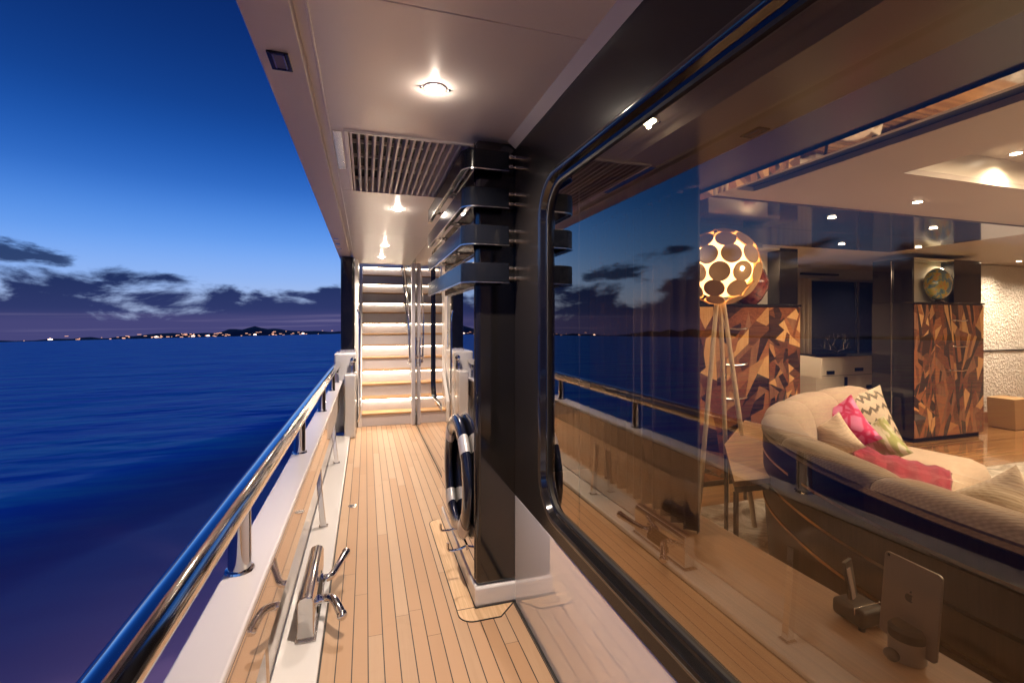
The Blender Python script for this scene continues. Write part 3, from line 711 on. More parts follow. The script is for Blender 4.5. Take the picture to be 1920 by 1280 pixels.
mb = MB(); mb.prism3([(.677, SY0 - .03, 0), (.677, SY0 - .03, .12), (.677, SY0 + L * RUN, L * RISE + .12), (.677, SY0 + L * RUN, 0)], (.012, 0, 0)); mb.build('stringer', M['white_gloss'], stt)
sr = thing('stair_handrail', 'tall stainless grab rail on a white post at the right of the stairs', 'handrail', (.60, 6.8, 0))
mb = MB(); mb.tube(smoothpath([(.60, 6.80, .90), (.59, 6.78, 1.0), (.58, 6.84, 1.6), (.56, 7.4, 2.36)], 8), .013, 12); mb.build('rail', M['steel'], sr)
mb = MB(); mb.box(.618, .675, 6.77, 6.84, .0, 2.30); mb.build('post', M['white_cap'], sr, bevel=.012, seg=3)
mb = MB(); mb.tube([(.60, 6.80, .92), (.63, 6.80, .92)], .011, 10); mb.ball((.60, 6.80, .90), .026); mb.build('bracket', M['steel'], sr)

# ================================================================== SALOON SHELL
def sbox(name, x0, x1, y0, y1, z0, z1, m, bev=0):
    mb = MB(); mb.box(x0, x1, y0, y1, z0, z1); return struct(mb.build(name, M[m], bevel=bev))
ZI = 2.30
sbox('saloon_floor', .80, 10.2, YB, 5.62, -.06, .0, 'salon_floor')
sbox('saloon_aft_wall', .80, 10.2, YB - .05, YB, -.06, 2.6, 'salon_white')
sbox('saloon_port_wall', 10.2, 10.25, YB, 5.62, -.06, 2.6, 'salon_white')
sbox('saloon_inner_wall', 1.2, 3.98, 3.93, 5.6, 0, 2.6, 'salon_white')
sbox('saloon_bulkhead', 7.58, 10.2, 4.46, 4.5, .30, 2.29, 'plaster')
sbox('saloon_skirting', 7.58, 10.2, 4.44, 4.5, .0, .16, 'skirting', .003); sbox('saloon_bulkhead_foot', 7.58, 10.2, 4.462, 4.498, .161, .299, 'plaster')
sbox('saloon_bulkhead_line', 7.58, 10.2, 4.445, 4.459, 1.04, 1.055, 'dark')
sbox('saloon_forward_wall', 3.98, 10.2, 5.6, 5.64, 0, 2.6, 'salon_white')
# ceiling with tray, slots and dark glossy panel
TX0, TX1, TY1, TY0 = 2.92, 6.3, 1.89, -1.5
sbox('saloon_ceiling_window_side', 1.34, 2.25, YB, 2.6, ZI, ZI + .03, 'salon_white')
sbox('saloon_ceiling_slot', 2.22, 2.43, YB, 2.59, ZI + .0305, ZI + .06, 'dark')
sbox('saloon_ceiling_inner', 2.40, TX0, YB, 2.6, ZI, ZI + .03, 'salon_white'); sbox('saloon_ceiling_slot_end', 2.25, 2.40, 2.44, 2.6, ZI + .001, ZI + .03, 'salon_white')
sbox('saloon_ceiling_before_panel', TX0, TX1, TY1, 2.6, ZI + .001, ZI + .031, 'salon_white')
sbox('saloon_ceiling_port', TX1, 10.2, YB, 2.6, ZI, ZI + .03, 'salon_white'); sbox('saloon_ceiling_aft', TX0, TX1, YB, TY0, ZI + .001, ZI + .03, 'salon_white')
sbox('saloon_tray_top', TX0 - .05, TX1 + .05, TY0 - .05, TY1 + .05, ZI + .17, ZI + .2, 'salon_white')
mbx = MB(); mbx.box(TX0 - .05, TX1 + .05, TY1 + .001, TY1 + .03, ZI + .032, ZI + .17); mbx.box(TX0 - .05, TX1 + .05, TY0 - .03, TY0, ZI + .032, ZI + .17); mbx.box(TX0 - .05, TX0 - .02, TY0, TY1, ZI + .032, ZI + .17); mbx.box(TX1 + .02, TX1 + .05, TY0, TY1, ZI + .032, ZI + .17); struct(mbx.build('saloon_tray_sides', M['ivory']))
mbx = MB(); mbx.box(1.34, 5.95, 2.6, 3.27, ZI - .012, ZI + .03); mbx.box(1.34, 5.95, 3.275, 4.0, ZI - .012, ZI + .03); struct(mbx.build('saloon_ceiling_dark_panel', M['burl'], bevel=.002))
sbox('saloon_ceiling_port_forward', 5.95, 10.2, 2.6, 4.46, ZI, ZI + .03, 'salon_white'); sbox('saloon_ceiling_forward', 3.98, 10.2, 4.0, 5.6, ZI + .002, ZI + .034, 'salon_white')
sbox('saloon_ceiling_corner', 1.34, 3.98, 4.0, 4.01, ZI, ZI + .03, 'salon_white')
# window head, shelf, wall under the shelf
sbox('window_head', .80, 1.27, YB, 3.9, 1.97, ZI + .3, 'black_satin'); sbox('window_head_trim', 1.27, 1.34, YB, 3.9, 2.0, ZI + .3, 'salon_white')
mb = MB(); mb.box(1.271, 1.338, YB, 3.9, 1.962, 1.975); struct(mb.build('window_head_mirror', M['mirror']))
sbox('window_shelf', .775, 1.335, YB, 3.9, .610, .650, 'shelf', .004); sbox('shelf_front', 1.28, 1.315, YB, 3.9, 0, .609, 'veneer')
sbox('saloon_front_wall', .80, 1.34, 3.9, 3.93, 0, ZI, 'dark')
# curtain
mb = MB(); NW = 150; rows = 3
for j in range(rows):
    z = .655 + (1.965 - .655) * j / (rows - 1)
    for i in range(NW + 1):
        y = 1.48 + 1.5 * i / NW; amp = .03 if i > 3 else .02
        mb.v.append((1.19 + amp * math.sin(i * .92) + .006 * math.sin(i * .31), y + .006 * math.sin(i * 1.9), z))
for j in range(rows - 1):
    for i in range(NW): o = j * (NW + 1) + i; mb.face((o, o + 1, o + NW + 2, o + NW + 1))
o = mb.build('curtain', M['curtain'], ang=80); sm = o.modifiers.new('th', 'SOLIDIFY'); sm.thickness = .003
tag(o, 'dark pleated curtain drawn to the left inside the big window', 'curtain')
mb = MB(); mb.tube([(.80, 2.0 - .32, 1.97), (.80, 1.68, .655)], .003, 8); tag(mb.build('blind_cord', M['dark']), 'thin dark cord hanging behind the window glass', 'cord')

# ================================================================== CABINETS
def marquetry(mb, p0, ux, uz, wdt, hgt, seed, nmat, depth=6):
    rg = random.Random(seed); polys = [[(0, 0), (wdt, 0), (wdt, hgt), (0, hgt)]]
    def area(P): return abs(sum(P[i][0] * P[(i + 1) % len(P)][1] - P[(i + 1) % len(P)][0] * P[i][1] for i in range(len(P)))) / 2
    for it in range(135):
        polys.sort(key=area, reverse=True); P = polys.pop(rg.randrange(0, min(4, len(polys))))
        cx_ = sum(q[0] for q in P) / len(P) + rg.uniform(-.05, .05); cy_ = sum(q[1] for q in P) / len(P) + rg.uniform(-.08, .08)
        a = rg.choice([R(rg.uniform(70, 110)), R(rg.uniform(55, 85)), R(rg.uniform(95, 125)), R(rg.uniform(20, 45)), R(rg.uniform(-40, -10))]); nx, ny = math.sin(a), -math.cos(a)
        A, B = [], []
        for i in range(len(P)):
            q, r_ = P[i], P[(i + 1) % len(P)]; dq = (q[0] - cx_) * nx + (q[1] - cy_) * ny; dr = (r_[0] - cx_) * nx + (r_[1] - cy_) * ny
            (A if dq >= 0 else B).append(q)
            if dq * dr < 0:
                u = dq / (dq - dr); s_ = (q[0] + (r_[0] - q[0]) * u, q[1] + (r_[1] - q[1]) * u); A.append(s_); B.append(s_)
        for Q in (A, B):
            if len(Q) > 2: polys.append(Q)
    ux, uz, p0 = Vector(ux), Vector(uz), Vector(p0)
    for P in polys:
        o = len(mb.v); mb.v += [tuple(p0 + ux * a + uz * b_) for a, b_ in P]; mb.face(range(o, o + len(P)), rg.choice([0, 0, 1, 1, 2, 2, 2, 3, 3, 3, 3, 4, 4, 5, 6, 6, 6]))
def mq_panel(name, p0, ux, wdt, hgt, seed, parent):
    mb = MB(); marquetry(mb, p0, ux, (0, 0, 1), wdt, hgt, seed, len(MQ))
    me = bpy.data.meshes.new(name); me.from_pydata(mb.v, [], mb.f)
    for m in MQ: me.materials.append(m)
    me.polygons.foreach_set('material_index', mb.m); me.update()
    o = bpy.data.objects.new(name, me); COL.objects.link(o); o.parent = parent; o.matrix_parent_inverse = Matrix.Translation(parent.location).inverted()
    s = o.modifiers.new('th', 'SOLIDIFY'); s.thickness = .008; s.offset = 0; return o
def handle(parent, x, y, z, wdt=.26):
    mb = MB(); mb.tube(smoothpath([(x - wdt / 2, y, z), (x - wdt / 2 + .02, y - .03, z), (x, y - .036, z - .008), (x + wdt / 2 - .02, y - .03, z), (x + wdt / 2, y, z)], 5), .009, 8); mb.build('handle', M['steel'], parent)
def cabinet(label, x0, x1, y0, y1, seed, split, zt, ztop, niche, hx):
    c = thing('marquetry_cabinet', label, 'cabinet', ((x0 + x1) / 2, (y0 + y1) / 2, 0), 'marquetry cabinets in the saloon')
    mb = MB(); mb.box(x0 + .003, x1 - .003, y0 + .006, y1, .05, zt); mb.build('carcass', M['black_gloss'], c, bevel=.004)
    mb = MB(); mb.box(x0 + .03, x1 - .03, y0 + .03, y1 - .03, 0, .049); mb.build('plinth', M['dark'], c)
    mq_panel('drawer_front', (x0, y0, .06), (1, 0, 0), split - x0 - .003, zt - .07, seed, c)
    mq_panel('drawer_front', (split + .003, y0, .06), (1, 0, 0), x1 - split - .003, zt - .07, seed + 1, c)
    mb = MB(); mb.box(x0 - .01, x1 + .01, y0 - .012, y1, zt, zt + .02); mb.build('top', M['black_gloss'], c, bevel=.003)
    # upper columns and niche
    n0, n1 = niche
    for a, b_ in ((x0, n0), (n1, x1)):
        if b_ - a > .02: mb = MB(); mb.box(a, b_, y0 + .02, y1, zt + .021, ztop); mb.build('upper_column', M['black_gloss'], c, bevel=.004)
    mb = MB(); mb.box(n0, n1, y0 + .16, y0 + .18, zt + .021, ztop); mb.build('niche_back', M['ivory'], c)
    mb = MB(); mb.box(n0, n1, y0 + .02, y0 + .159, ztop - .02, ztop); mb.build('niche_top', M['ivory'], c)
    for z in (zt - .20, zt - .52, zt - .82): handle(c, hx, y0 - .004, z)
    return c
cA = cabinet('dark marquetry cabinet standing behind the disc floor lamp', 2.3, 3.92, 3.43, 3.9, 11, 3.55, 1.60, 2.15, (2.9, 3.70), 3.15)
cB = cabinet('marquetry cabinet against the white relief wall with a glass globe in its niche', 6.3, 7.56, 3.95, 4.44, 31, 6.66, 1.68, 2.24, (6.33, 7.04), 7.08)
mb = MB(); mb.box(6.29, 6.298, 3.96, 4.44, .05, 1.68); mb.build('side_panel', M['black_gloss'], cB); mb = MB(); mb.tube([(6.285, 4.2, .05), (6.285, 4.2, 2.22)], .006, 8); mb.build('edge_strip', M['steel'], cB)
gg = thing('glass_globe', 'round multicoloured art glass globe on the right cabinet', 'sculpture', (6.78, 3.99, 1.70))
mb = MB(); mb.ball((6.78, 3.99, 1.93), .19, 28, 18, sc=(1, .62, 1.05)); mb.build('globe', M['globe'], gg); mb = MB(); mb.lathe([(.07, 0), (.06, .02), (.025, .03), (.03, .05)], (6.78, 3.99, 1.701), 20); mb.build('stand', M['black_gloss'], gg)
vv = thing('glass_vase', 'dark red and blue rounded glass vase half hidden by the lamp', 'vase', (3.34, 3.6, 1.62))
mb = MB(); mb.lathe([(.06, 0), (.10, .04), (.155, .14), (.16, .22), (.12, .32), (.05, .38), (.045, .40)], (3.42, 3.52, 1.621), 28); mb.build('body', M['vase'], vv)

# forward room: dresser, window, curtains, chair, coral
fwn = thing('night_window', 'dark window behind the white dresser at the back of the saloon', 'window', (7.5, 5.58, 1.0))
mb = MB(); mb.box(6.55, 9.3, 5.575, 5.59, .95, 2.10); mb.build('glass_pane', M['window_night'], fwn)
mb = MB(); mb.box(6.5, 9.35, 5.55, 5.599, 2.101, 2.14); mb.box(6.5, 6.549, 5.55, 5.599, .95, 2.10); mb.box(7.55, 7.59, 5.555, 5.574, .95, 2.10); mb.build('frame', M['steel_soft'], fwn)
for (a, lab) in ((5.75, 'pale curtain left of the far dark window'),):
    mb = MB(); NW = 60
    for j in range(2):
        for i in range(NW + 1): mb.v.append((a + .75 * i / NW, 5.50 + .03 * math.sin(i * .9), .02 + 2.1 * j))
    for i in range(NW): mb.face((i, i + 1, NW + 2 + i, NW + 1 + i))
    o = mb.build('curtain', M['curtain_pale'], ang=80); s = o.modifiers.new('th', 'SOLIDIFY'); s.thickness = .004; tag(o, lab, 'curtain')
mb = MB()
for k in range(3): mb.box(4.6 + k * .9, 5.35 + k * .9, 5.55, 5.598, 2.19, 2.22)
tag(mb.build('air_grille', M['dark']), 'long dark air slots high on the far saloon wall', 'air grille')
dr = thing('dresser', 'white dresser with small black pulls and a dark top', 'dresser', (6.8, 5.3, 0))
mb = MB(); mb.box(6.15, 7.5, 5.12, 5.5, .06, .96); mb.build('body', M['ivory'], dr, bevel=.004)
mb = MB(); mb.box(6.10, 7.55, 5.08, 5.52, .961, 1.0); mb.build('top', M['black_gloss'], dr, bevel=.004)
for (x, z, w_, h_) in ((6.42, .73, .14, .05), (6.98, .76, .16, .05), (6.72, .58, .045, .15), (6.32, .47, .13, .05), (7.2, .5, .13, .05), (6.2, .88, .045, .10)):
    mb = MB(); mb.box(x - w_ / 2, x + w_ / 2, 5.105, 5.1195, z - h_ / 2, z + h_ / 2); mb.build('pull', M['plastic'], dr)
for z in (.68, .40): mb = MB(); mb.box(6.16, 7.49, 5.117, 5.1205, z, z + .005); mb.build('drawer_gap', M['dark'], dr)
mb = MB(); rg = random.Random(5)
def branch(p, d_, L_, r_, dep):
    q = p + d_ * L_; mb.tube([p, (p + q) / 2 + Vector((rg.uniform(-.01, .01), 0, rg.uniform(-.01, .01))), q], [r_, r_ * .8, r_ * .55], 6)
    if dep:
        for s in (-1, 1): branch(q, (d_ + Vector((s * rg.uniform(.3, .9), rg.uniform(-.3, .3), rg.uniform(-.1, .5)))).normalized(), L_ * .7, r_ * .6, dep - 1)
for s in (-1, 1):
    for k in range(2): branch(Vector((6.78, 5.3, 1.012)), Vector((s * (1 - .3 * k), 0, .25 + .5 * k)).normalized(), .13, .011, 3)
tag(mb.build('coral_sculpture', M['steel']), 'silver branching coral sculpture on the dark dresser top', 'sculpture')
ch = thing('dining_chair', 'ivory chair with slim black legs left of the white dresser', 'chair', (5.35, 4.7, 0))
mb = MB(); mb.box(5.15, 5.6, 4.5, 4.95, .43, .50); mb.build('seat', M['ivory'], ch, bevel=.02, seg=3)
mb = MB(); mb.tube(smoothpath([(5.12, 4.6, .86), (5.16, 4.9, .88), (5.38, 5.0, .9), (5.6, 4.9, .88), (5.63, 4.6, .86)], 8), .02, 10, rz=.14); mb.build('backrest', M['ivory'], ch)
for x, y in ((5.17, 4.53), (5.58, 4.53), (5.17, 4.93), (5.58, 4.93)): mb = MB(); mb.tube([(x, y, .43), (x + (x - 5.375) * .2, y + (y - 4.73) * .2, 0)], [.02, .012], 10); mb.build('leg', M['plastic'], ch)

# ================================================================== SOFA
so = thing('curved_sofa', 'long curved beige channelled sofa with a dark veneer back', 'sofa', (2.2, 1.6, 0))
rim = [Vector((x, y, 0)) for x, y in ((1.66, -1.9), (1.66, -1.0), (1.66, 0), (1.665, .75), (1.70, 1.10), (1.81, 1.52), (2.05, 1.98), (2.42, 2.36), (2.95, 2.70), (3.5, 2.92), (4.05, 3.05))]
path = smoothpath(rim, 10)
# arc length resample
cum = [0]
for i in range(1, len(path)): cum.append(cum[-1] + (path[i] - path[i - 1]).length)
def at(s):
    s = max(0, min(cum[-1] - 1e-6, s)); 
    for i in range(1, len(cum)):
        if cum[i] >= s:
            u = (s - cum[i - 1]) / (cum[i] - cum[i - 1]); p = path[i - 1].lerp(path[i], u)
            a = path[max(i - 2, 0)]; b_ = path[min(i + 1, len(path) - 1)]; tg = (b_ - a).normalized(); return p, Vector((tg.y, -tg.x, 0))
LT = cum[-1]
def sweep(name, prof, s0, s1, n, m, pinch=0.0, cap=True, centre=None, parent=so, ang=60):
    mb = MB(); K = len(prof); cxp = sum(p[0] for p in prof) / K if centre is None else centre[0]; czp = sum(p[1] for p in prof) / K if centre is None else centre[1]
    for i in range(n + 1):
        u = i / n; p, nn = at(s0 + (s1 - s0) * u)
        e = 1 - pinch * (abs(2 * u - 1) ** 5)
        for (dx, z) in prof:
            dx = cxp + (dx - cxp) * e; z = czp + (z - czp) * e
            q = p + nn * dx; mb.v.append((q.x, q.y, z))
    for i in range(n):
        for k in range(K): k2 = (k + 1) % K; mb.face((i * K + k, (i + 1) * K + k, (i + 1) * K + k2, i * K + k2))
    if cap: mb.face(range(K)); mb.face([n * K + k for k in range(K - 1, -1, -1)])
    return mb.build(name, m, parent, ang=ang)
sweep('veneer_back', [(.03, .06), (.06, .06), (.05, .84), (.0, .84), (-.005, .82), (-.002, .5)], 0, LT, 110, M['veneer'])
sweep('plinth', [(.06, .0), (.55, .0), (.55, .06), (.06, .06)], 0, LT, 60, M['dark'])
for z, s0, s1 in ((.735, .9, LT * .56), (.735, LT * .58, LT * .8), (.60, .5, LT * .75), (.47, .8, LT * .7)):
    sweep('inlay_strip', [(-.008, z), (-.008, z + .012), (.01, z + .012), (.01, z)], s0, s1, 60, M['brass'])
sweep('piping', [(-.012, .838), (.0, .828), (.014, .838), (.012, .852), (-.004, .854)], 0, LT, 110, M['piping'])
prof = [(.045, .50), (.045, .76), (.04, .835), (.0, .848), (-.014, .866), (-.004, .890), (.02, .906), (.06, .915), (.11, .912), (.155, .895), (.19, .86), (.215, .80), (.235, .70), (.24, .56), (.22, .48), (.13, .47)]
NB = 10; seg = LT / NB
for k in range(NB):
    sweep('back_cushion', [(x - .0, z) for x, z in prof], k * seg + .002, (k + 1) * seg - .002, 14, M['sofa'], pinch=.15, centre=(.12, .76))
sp = [(.25, .06), (.85, .06), (.90, .12), (.93, .25), (.93, .38), (.90, .45), (.82, .48), (.3, .49), (.25, .45)]
NSC = 6; seg2 = (LT - .1) / NSC
for k in range(NSC): sweep('seat_cushion', sp, .05 + k * seg2 + .002, .05 + (k + 1) * seg2 - .002, 16, M['sofa'], pinch=.04, centre=(.5, .2))
def pillow(label, px, py, dist, size, m, rot, group='scatter cushions on the curved sofa', thick=.16, tilt=70, edge=None):
    dd = dirpx(px, py); dep = dist; p = dd * dep + Vector((0, 0, HC))
    mb = MB(); n = 14; h = size / 2
    for s in (1, -1):
        for i in range(n + 1):
            for j in range(n + 1):
                u = -1 + 2 * i / n; v = -1 + 2 * j / n
                tk = max(0, (1 - abs(u) ** 2.6) * (1 - abs(v) ** 2.6)) ** .55
                pin = 1 - .10 * (1 - abs(u) ** 2) * abs(v) ** 2 ; pin2 = 1 - .10 * (1 - abs(v) ** 2) * abs(u) ** 2
                mb.v.append((u * h * pin2, v * h * pin, s * tk * thick / 2 + .01 * math.sin(u * 5 + v * 3) * tk))
    N1 = (n + 1) ** 2
    for s in (0, 1):
        for i in range(n):
            for j in range(n):
                a = s * N1 + i * (n + 1) + j; f = (a, a + n + 1, a + n + 2, a + 1); mb.face(f if s == 0 else f[::-1])
    o = mb.build('scatter_cushion', m, ang=80); 
    nh = Vector((-dd.x, -dd.y, 0)).normalized(); nh = Matrix.Rotation(R(rot[0]), 3, 'Z') @ nh
    n_ = (nh * math.cos(R(tilt)) + Vector((0, 0, 1)) * math.sin(R(tilt))).normalized(); uu = Vector((0, 0, 1)).cross(n_).normalized(); v_ = n_.cross(uu)
    o.rotation_euler = (Matrix((uu, v_, n_)).transposed() @ Matrix.Rotation(R(rot[1]), 3, 'Z')).to_euler(); o.location = p
    tag(o, label, 'cushion', group); return o
pillow('large beige cushion with brown zigzag pattern at the far end of the sofa', 1622, 792, 3.78, .50, M['pil_ikat'], (38, 14), tilt=14)
pillow('pink patterned cushion standing on its corner', 1583, 802, 3.45, .36, M['pil_pink'], (-30, 40), tilt=10, thick=.13)
pillow('small beige cushion leaning in front of the pink one', 1563, 823, 3.15, .27, M['pillow_small'], (-25, 42), tilt=15, thick=.12)
pillow('green streaked cushion between the pink and the zigzag cushions', 1645, 832, 3.4, .31, M['pil_green'], (-25, 42), tilt=18, thick=.12)
pillow('brown corner of a cushion poking above the near sofa back', 1885, 975, 1.95, .34, M['pillow_small'], (20, 30), tilt=20, thick=.12)
# throw
mb = MB(); n = 24; m_ = 8
A = [unproj(1592, 826, Z=.56), unproj(1650, 848, Z=.53), unproj(1720, 868, Z=.52), unproj(1780, 880, Z=.515)]
B = [unproj(1600, 862, Z=.53), unproj(1660, 892, Z=.52), unproj(1730, 925, Z=.515), unproj(1782, 930, Z=.51)]
PA, PB = smoothpath(A, 8), smoothpath(B, 8)
for i in range(len(PA)):
    for j in range(m_ + 1):
        q = PA[i].lerp(PB[i], j / m_); mb.v.append((q.x, q.y, q.z + .022 * math.sin(j * 1.9 + i * .45) * (.4 + .6 * math.sin(i * .37) ** 2) + .035 * math.sin(math.pi * j / m_) + .01 * math.sin(i * 1.3)))
for i in range(len(PA) - 1):
    for j in range(m_): o = i * (m_ + 1) + j; mb.face((o, o + 1, o + m_ + 2, o + m_ + 1))
o = mb.build('throw_blanket', M['throw'], ang=80); s = o.modifiers.new('th', 'SOLIDIFY'); s.thickness = .02; tag(o, 'crimson throw laid along the curved sofa seat', 'blanket')
# rug
mb = MB(); mb.box(2.2, 8.2, -2.2, 3.06, .002, .018); tag(mb.build('rug', M['rug'], bevel=.006), 'pale mottled rug under the curved sofa', 'rug')
# side table
st = thing('side_table', 'wood-topped side table with thin dark legs left of the sofa', 'table', (2.0, 2.3, 0))
zt = .64; tp = [unproj(1377, 902, Z=zt), unproj(1466, 893, Z=zt), unproj(1452, 800, Z=zt), unproj(1396, 787, Z=zt), unproj(1358, 832, Z=zt)]
mb = MB(); mb.prism([(p.x, p.y) for p in tp], zt - .03, zt); mb.build('top', M['table_wood'], st, bevel=.003)
mb = MB(); cxx = sum(p.x for p in tp) / 5; cyy = sum(p.y for p in tp) / 5
mb.prism([(cxx + (p.x - cxx) * .96, cyy + (p.y - cyy) * .96) for p in tp], zt - .07, zt - .031); mb.build('apron', M['plastic'], st)
for p in (tp[0], tp[1], tp[3], tp[4]):
    x, y = cxx + (p.x - cxx) * .93, cyy + (p.y - cyy) * .93; mb = MB(); mb.box(x - .009, x + .009, y - .009, y + .009, 0.0, zt - .071); mb.build('leg', M['plastic'], st)
# disc lamp
lc = Vector((2.55, 2.92, 1.87)); LRr = .285
lp = thing('disc_floor_lamp', 'floor lamp with a globe of copper discs glowing on pale legs', 'floor lamp', (lc.x, lc.y, 0))
mb = MB(); mb.ball(lc, LRr - .055, 24, 14); mb.build('shade_core', M['lamp_core'], lp)
rows = [(-64, 5), (-38, 9), (-12, 11), (14, 11), (40, 9), (66, 5)]; kk = 0
for la, cnt in rows:
    for i in range(cnt):
        lo_ = 360 * (i + .5 * (kk % 2)) / cnt; n = Vector((math.cos(R(la)) * math.cos(R(lo_)), math.cos(R(la)) * math.sin(R(lo_)), math.sin(R(la))))
        u = n.orthogonal().normalized(); v = n.cross(u); c0 = lc + n * (LRr - .01); rd = .071 if abs(la) < 50 else .064
        pts = [c0 + u * rd * math.cos(a * math.pi / 12) + v * rd * math.sin(a * math.pi / 12) for a in range(24)]
        mb = MB(); mb.prism3(pts, n * .006); mb.build('disc', M['disc'], lp, smooth=False)
    kk += 1
mb = MB(); bd = (Vector((0, 0, HC)) - lc).normalized(); bc = unproj(1391, 503, Y=lc.y - .27); mb.ball(bc, .014); mb.build('bulb', M['bulb'], lp)
for (fx, fy) in ((-.28, -.10), (.06, -.28), (.22, .16)):
    mb = MB(); mb.tube([(lc.x + fx * .12, lc.y + fy * .12, lc.z - LRr + .02), (lc.x + fx, lc.y + fy, 0)], .017, 12); mb.build('leg', M['lamp_leg'], lp)
for x, y, z, P in ((6.95, 4.0, 2.20, 16), (3.45, 3.50, 2.11, 14)):
    lamp_light('niche_light', (x, y, z), P, (1, .85, .65), 160, .03)
# basket
mb = MB(); o0 = unproj(1918, 806, Z=0)
mb.prism3([(o0.x - .15, o0.y, 0), (o0.x + .15, o0.y, 0), (o0.x + .18, o0.y, .42), (o0.x - .18, o0.y, .42)], (0, .3, 0)); o = mb.build('waste_bin', M['basket'], bevel=.01); tag(o, 'tan square waste bin on the wooden floor by the relief wall', 'bin')
# tablet + dock
td = thing('tablet_dock', 'grey round dock with a black top on the wooden window shelf', 'dock', (1.235, .79, .65))
cX, cY = 1.235, .79
mb = MB(); mb.lathe([(.036, 0), (.037, .004), (.037, .05)], (cX, cY, .651), 28); mb.build('base', M['dock_grey'], td)
mb = MB(); mb.lathe([(.037, .0501), (.037, .07), (.030, .078)], (cX, cY, .651), 28); mb.build('cradle', M['plastic'], td); mb = MB(); mb.ball((cX - .045, cY + .005, .665), .014, sc=(1, 1.2, 1)); mb.build('plug', M['plastic'], td)
tb = thing('tablet', 'bronze-grey tablet standing back outward in the dock on the shelf', 'tablet', (cX, cY, .70))
wv_ = Vector((-.08, -.99, 0)).normalized(); tw, th_ = .066, .200
up = (Vector((0, 0, 1)) + Vector((wv_.y, -wv_.x, 0)) * -.10).normalized(); nn = wv_.cross(up)
base = Vector((cX, cY, .672)) + Vector((.012, .006, 0))
def tpt(u, v, d_=0): return base + wv_ * u + up * v + nn * d_
pts = [tpt(a, b_) for a, b_ in rrect(-tw, tw, 0, th_, .010, 4)]
mb = MB(); mb.prism3([tuple(p) for p in pts], nn * .007); mb.build('body', M['tablet'], tb, bevel=.0015)
def both(ptsuv, name, m):          # mark on the face turned to the window
    for s, dd_ in ((1, -.0006), ):
        side = 1 if (camo.location - base).dot(nn) > 0 else -1
        d0 = .0072 if side > 0 else -.0004
        mb = MB(); mb.prism3([tuple(tpt(a, b_, d0)) for a, b_ in ptsuv], nn * (.0004 * side)); mb.build(name, m, tb, smooth=False)
ap = []
for k in range(28):
    a = 2 * math.pi * k / 28; r_ = .0095 * (1 - .10 * abs(math.sin(a)) ** 8 + .08 * abs(math.cos(a)))
    x, z = r_ * math.cos(a), r_ * 1.05 * math.sin(a)
    if abs(a) < .55 or a > 2 * math.pi - .55: x -= .0045
    if abs(a - math.pi / 2) < .2: z -= .0015
    ap.append((x, .115 + z))
both(ap, 'emblem', M['plastic']); both([(.0, .1265), (.004, .1285), (.0045, .1335), (.0005, .131)], 'emblem_leaf', M['plastic']); both([(-.058, .190), (-.052, .190), (-.052, .196), (-.058, .196)], 'camera_lens', M['plastic'])
pd = thing('phone_dock', 'chunky black dock holding a dark phone on the window shelf', 'dock', (1.25, .95, .65))
qx, qy = 1.262, .93
mb = MB(); mb.box(qx - .045, qx + .045, qy - .05, qy + .04, .658, .705); mb.build('base', M['plastic'], pd, bevel=.014, seg=4)
mb = MB(); mb.box(qx - .047, qx + .047, qy - .03, qy - .027, .69, .7075); mb.build('groove', M['steel_soft'], pd)
for a in (-.03, .03): mb = MB(); mb.lathe([(.008, 0), (.008, .008)], (qx + a, qy - .035, .6505), 12); mb.build('foot', M['rubber'], pd)
ph = thing('phone', 'dark phone with a pale strip standing in the black dock', 'phone', (qx, qy, .70))
mb = MB(); mb.prism3([(qx - .02, qy + .0, .706), (qx + .025, qy + .015, .706), (qx + .022, qy + .03, .80), (qx - .023, qy + .015, .80)], (-.003, .008, 0)); mb.build('body', M['plastic'], ph, bevel=.002)
mb = MB(); mb.prism3([(qx - .020, qy - .003, .712), (qx - .001, qy + .0035, .712), (qx - .004, qy + .018, .785), (qx - .023, qy + .011, .785)], (.001, -.002, 0)); mb.build('strip', M['screen'], ph)

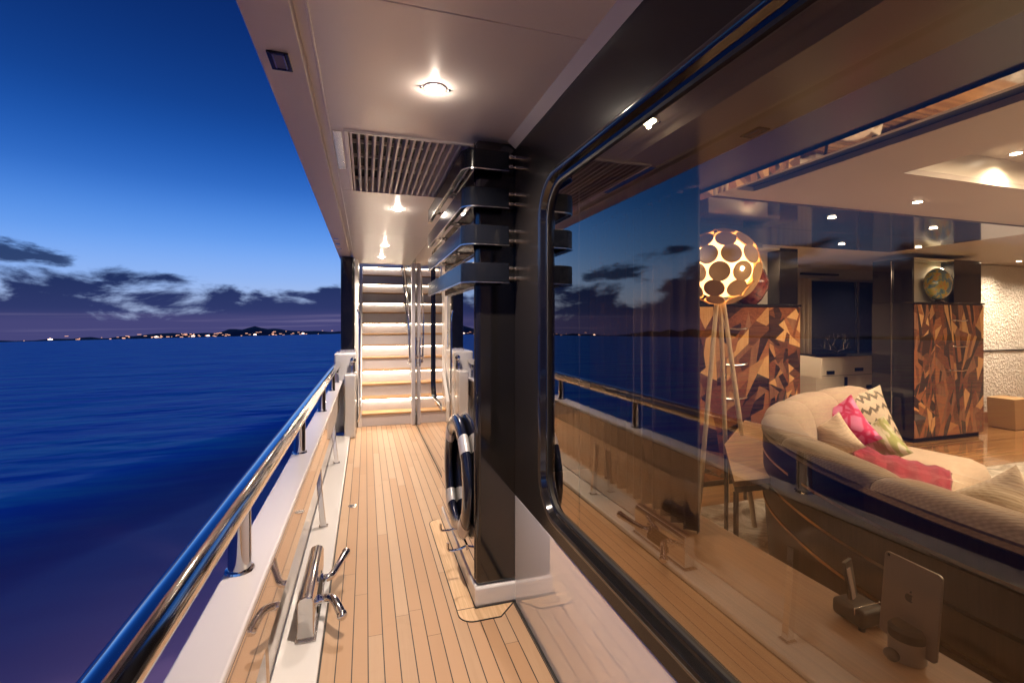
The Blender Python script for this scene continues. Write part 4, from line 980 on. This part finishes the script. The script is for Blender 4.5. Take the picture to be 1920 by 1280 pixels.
# ================================================================== SALOON LIGHTS
dl2 = thing('saloon_downlight', 'small saloon downlight near the window end of the dark ceiling panel', 'downlight', (1.75, 2.85, ZI - .012), 'downlights in the saloon ceiling')
mb = MB(); mb.lathe([(.028, -.004), (.036, -.002), (.036, 0), (.028, 0)], (1.75, 2.85, ZI - .0125), 20); mb.build('trim_ring', M['steel'], dl2)
mb = MB(); mb.lathe([(.027, -.006), (.027, -.001)], (1.75, 2.85, ZI - .0125), 20); mb.build('lens', M['lens_in'], dl2)
lamp_light('bulb_light', (1.75, 2.85, ZI - .03), 56, (1, .84, .68), 140, .03, dl2)
for px, py, lab in ((1560, 407, 'saloon downlight in the middle of the dark ceiling panel'), (1578, 457, 'saloon downlight near the far edge of the dark panel'), (1750, 427, 'saloon downlight toward the port end of the dark panel'), (1722, 463, 'faint saloon downlight above the right cabinet')):
    p = unproj(px, py, Z=ZI - .012); dup(dl2, (p.x, p.y, ZI - .012), lab)
for px, py, lab in ((1893, 440, 'saloon downlight washing the white relief wall'), (1905, 287, 'bright saloon downlight in the raised tray ceiling')):
    p = unproj(px, py, Z=ZI if py > 400 else ZI + .17); dup(dl2, (p.x, p.y, p.z), lab)
for x, y, lab in ((3.6, .6, 'saloon downlight above the near part of the sofa'), (8.3, 3.6, 'added fill downlight close to the port relief wall'), (9.3, 3.9, 'added fill downlight at the port corner of the relief wall'), (8.6, 4.1, 'added fill downlight grazing the top of the relief wall'), (7.2, 4.95, 'added fill downlight above the white dresser'), (4.6, 4.7, 'added fill downlight above the ivory chair'), (3.7, 2.3, 'saloon downlight above the far end of the sofa')):  # those by the relief wall, dresser and chair are added to lift dim areas
    c = dup(dl2, (x, y, ZI + (.17 if x == 3.6 else 0)), lab)
    for ch in kids(c):
        if ch.type == 'LIGHT' and (x > 7 or x in (3.6, 3.7, 4.6)): ch.data = ch.data.copy(); ch.data.energy *= 2.4 if x > 8 else .5 if x < 4 else 2.0
o = bpy.data.lights.new('cove_light', 'AREA'); o.shape = 'RECTANGLE'; o.size = 3.0; o.size_y = 3.0; o.energy = 200; o.color = (1, .84, .64)
ct = thing('tray_cove_light', 'warm light panel hidden in the raised saloon ceiling tray', 'ceiling light', (4.6, .2, ZI + .15))
mb = MB(); mb.box(3.3, 5.9, -1.2, 1.5, ZI + .155, ZI + .168); mb.build('panel', M['ivory'], ct)
oo = bpy.data.objects.new('cove_light', o); COL.objects.link(oo); oo.parent = ct; oo.location = (0, 0, -.03)
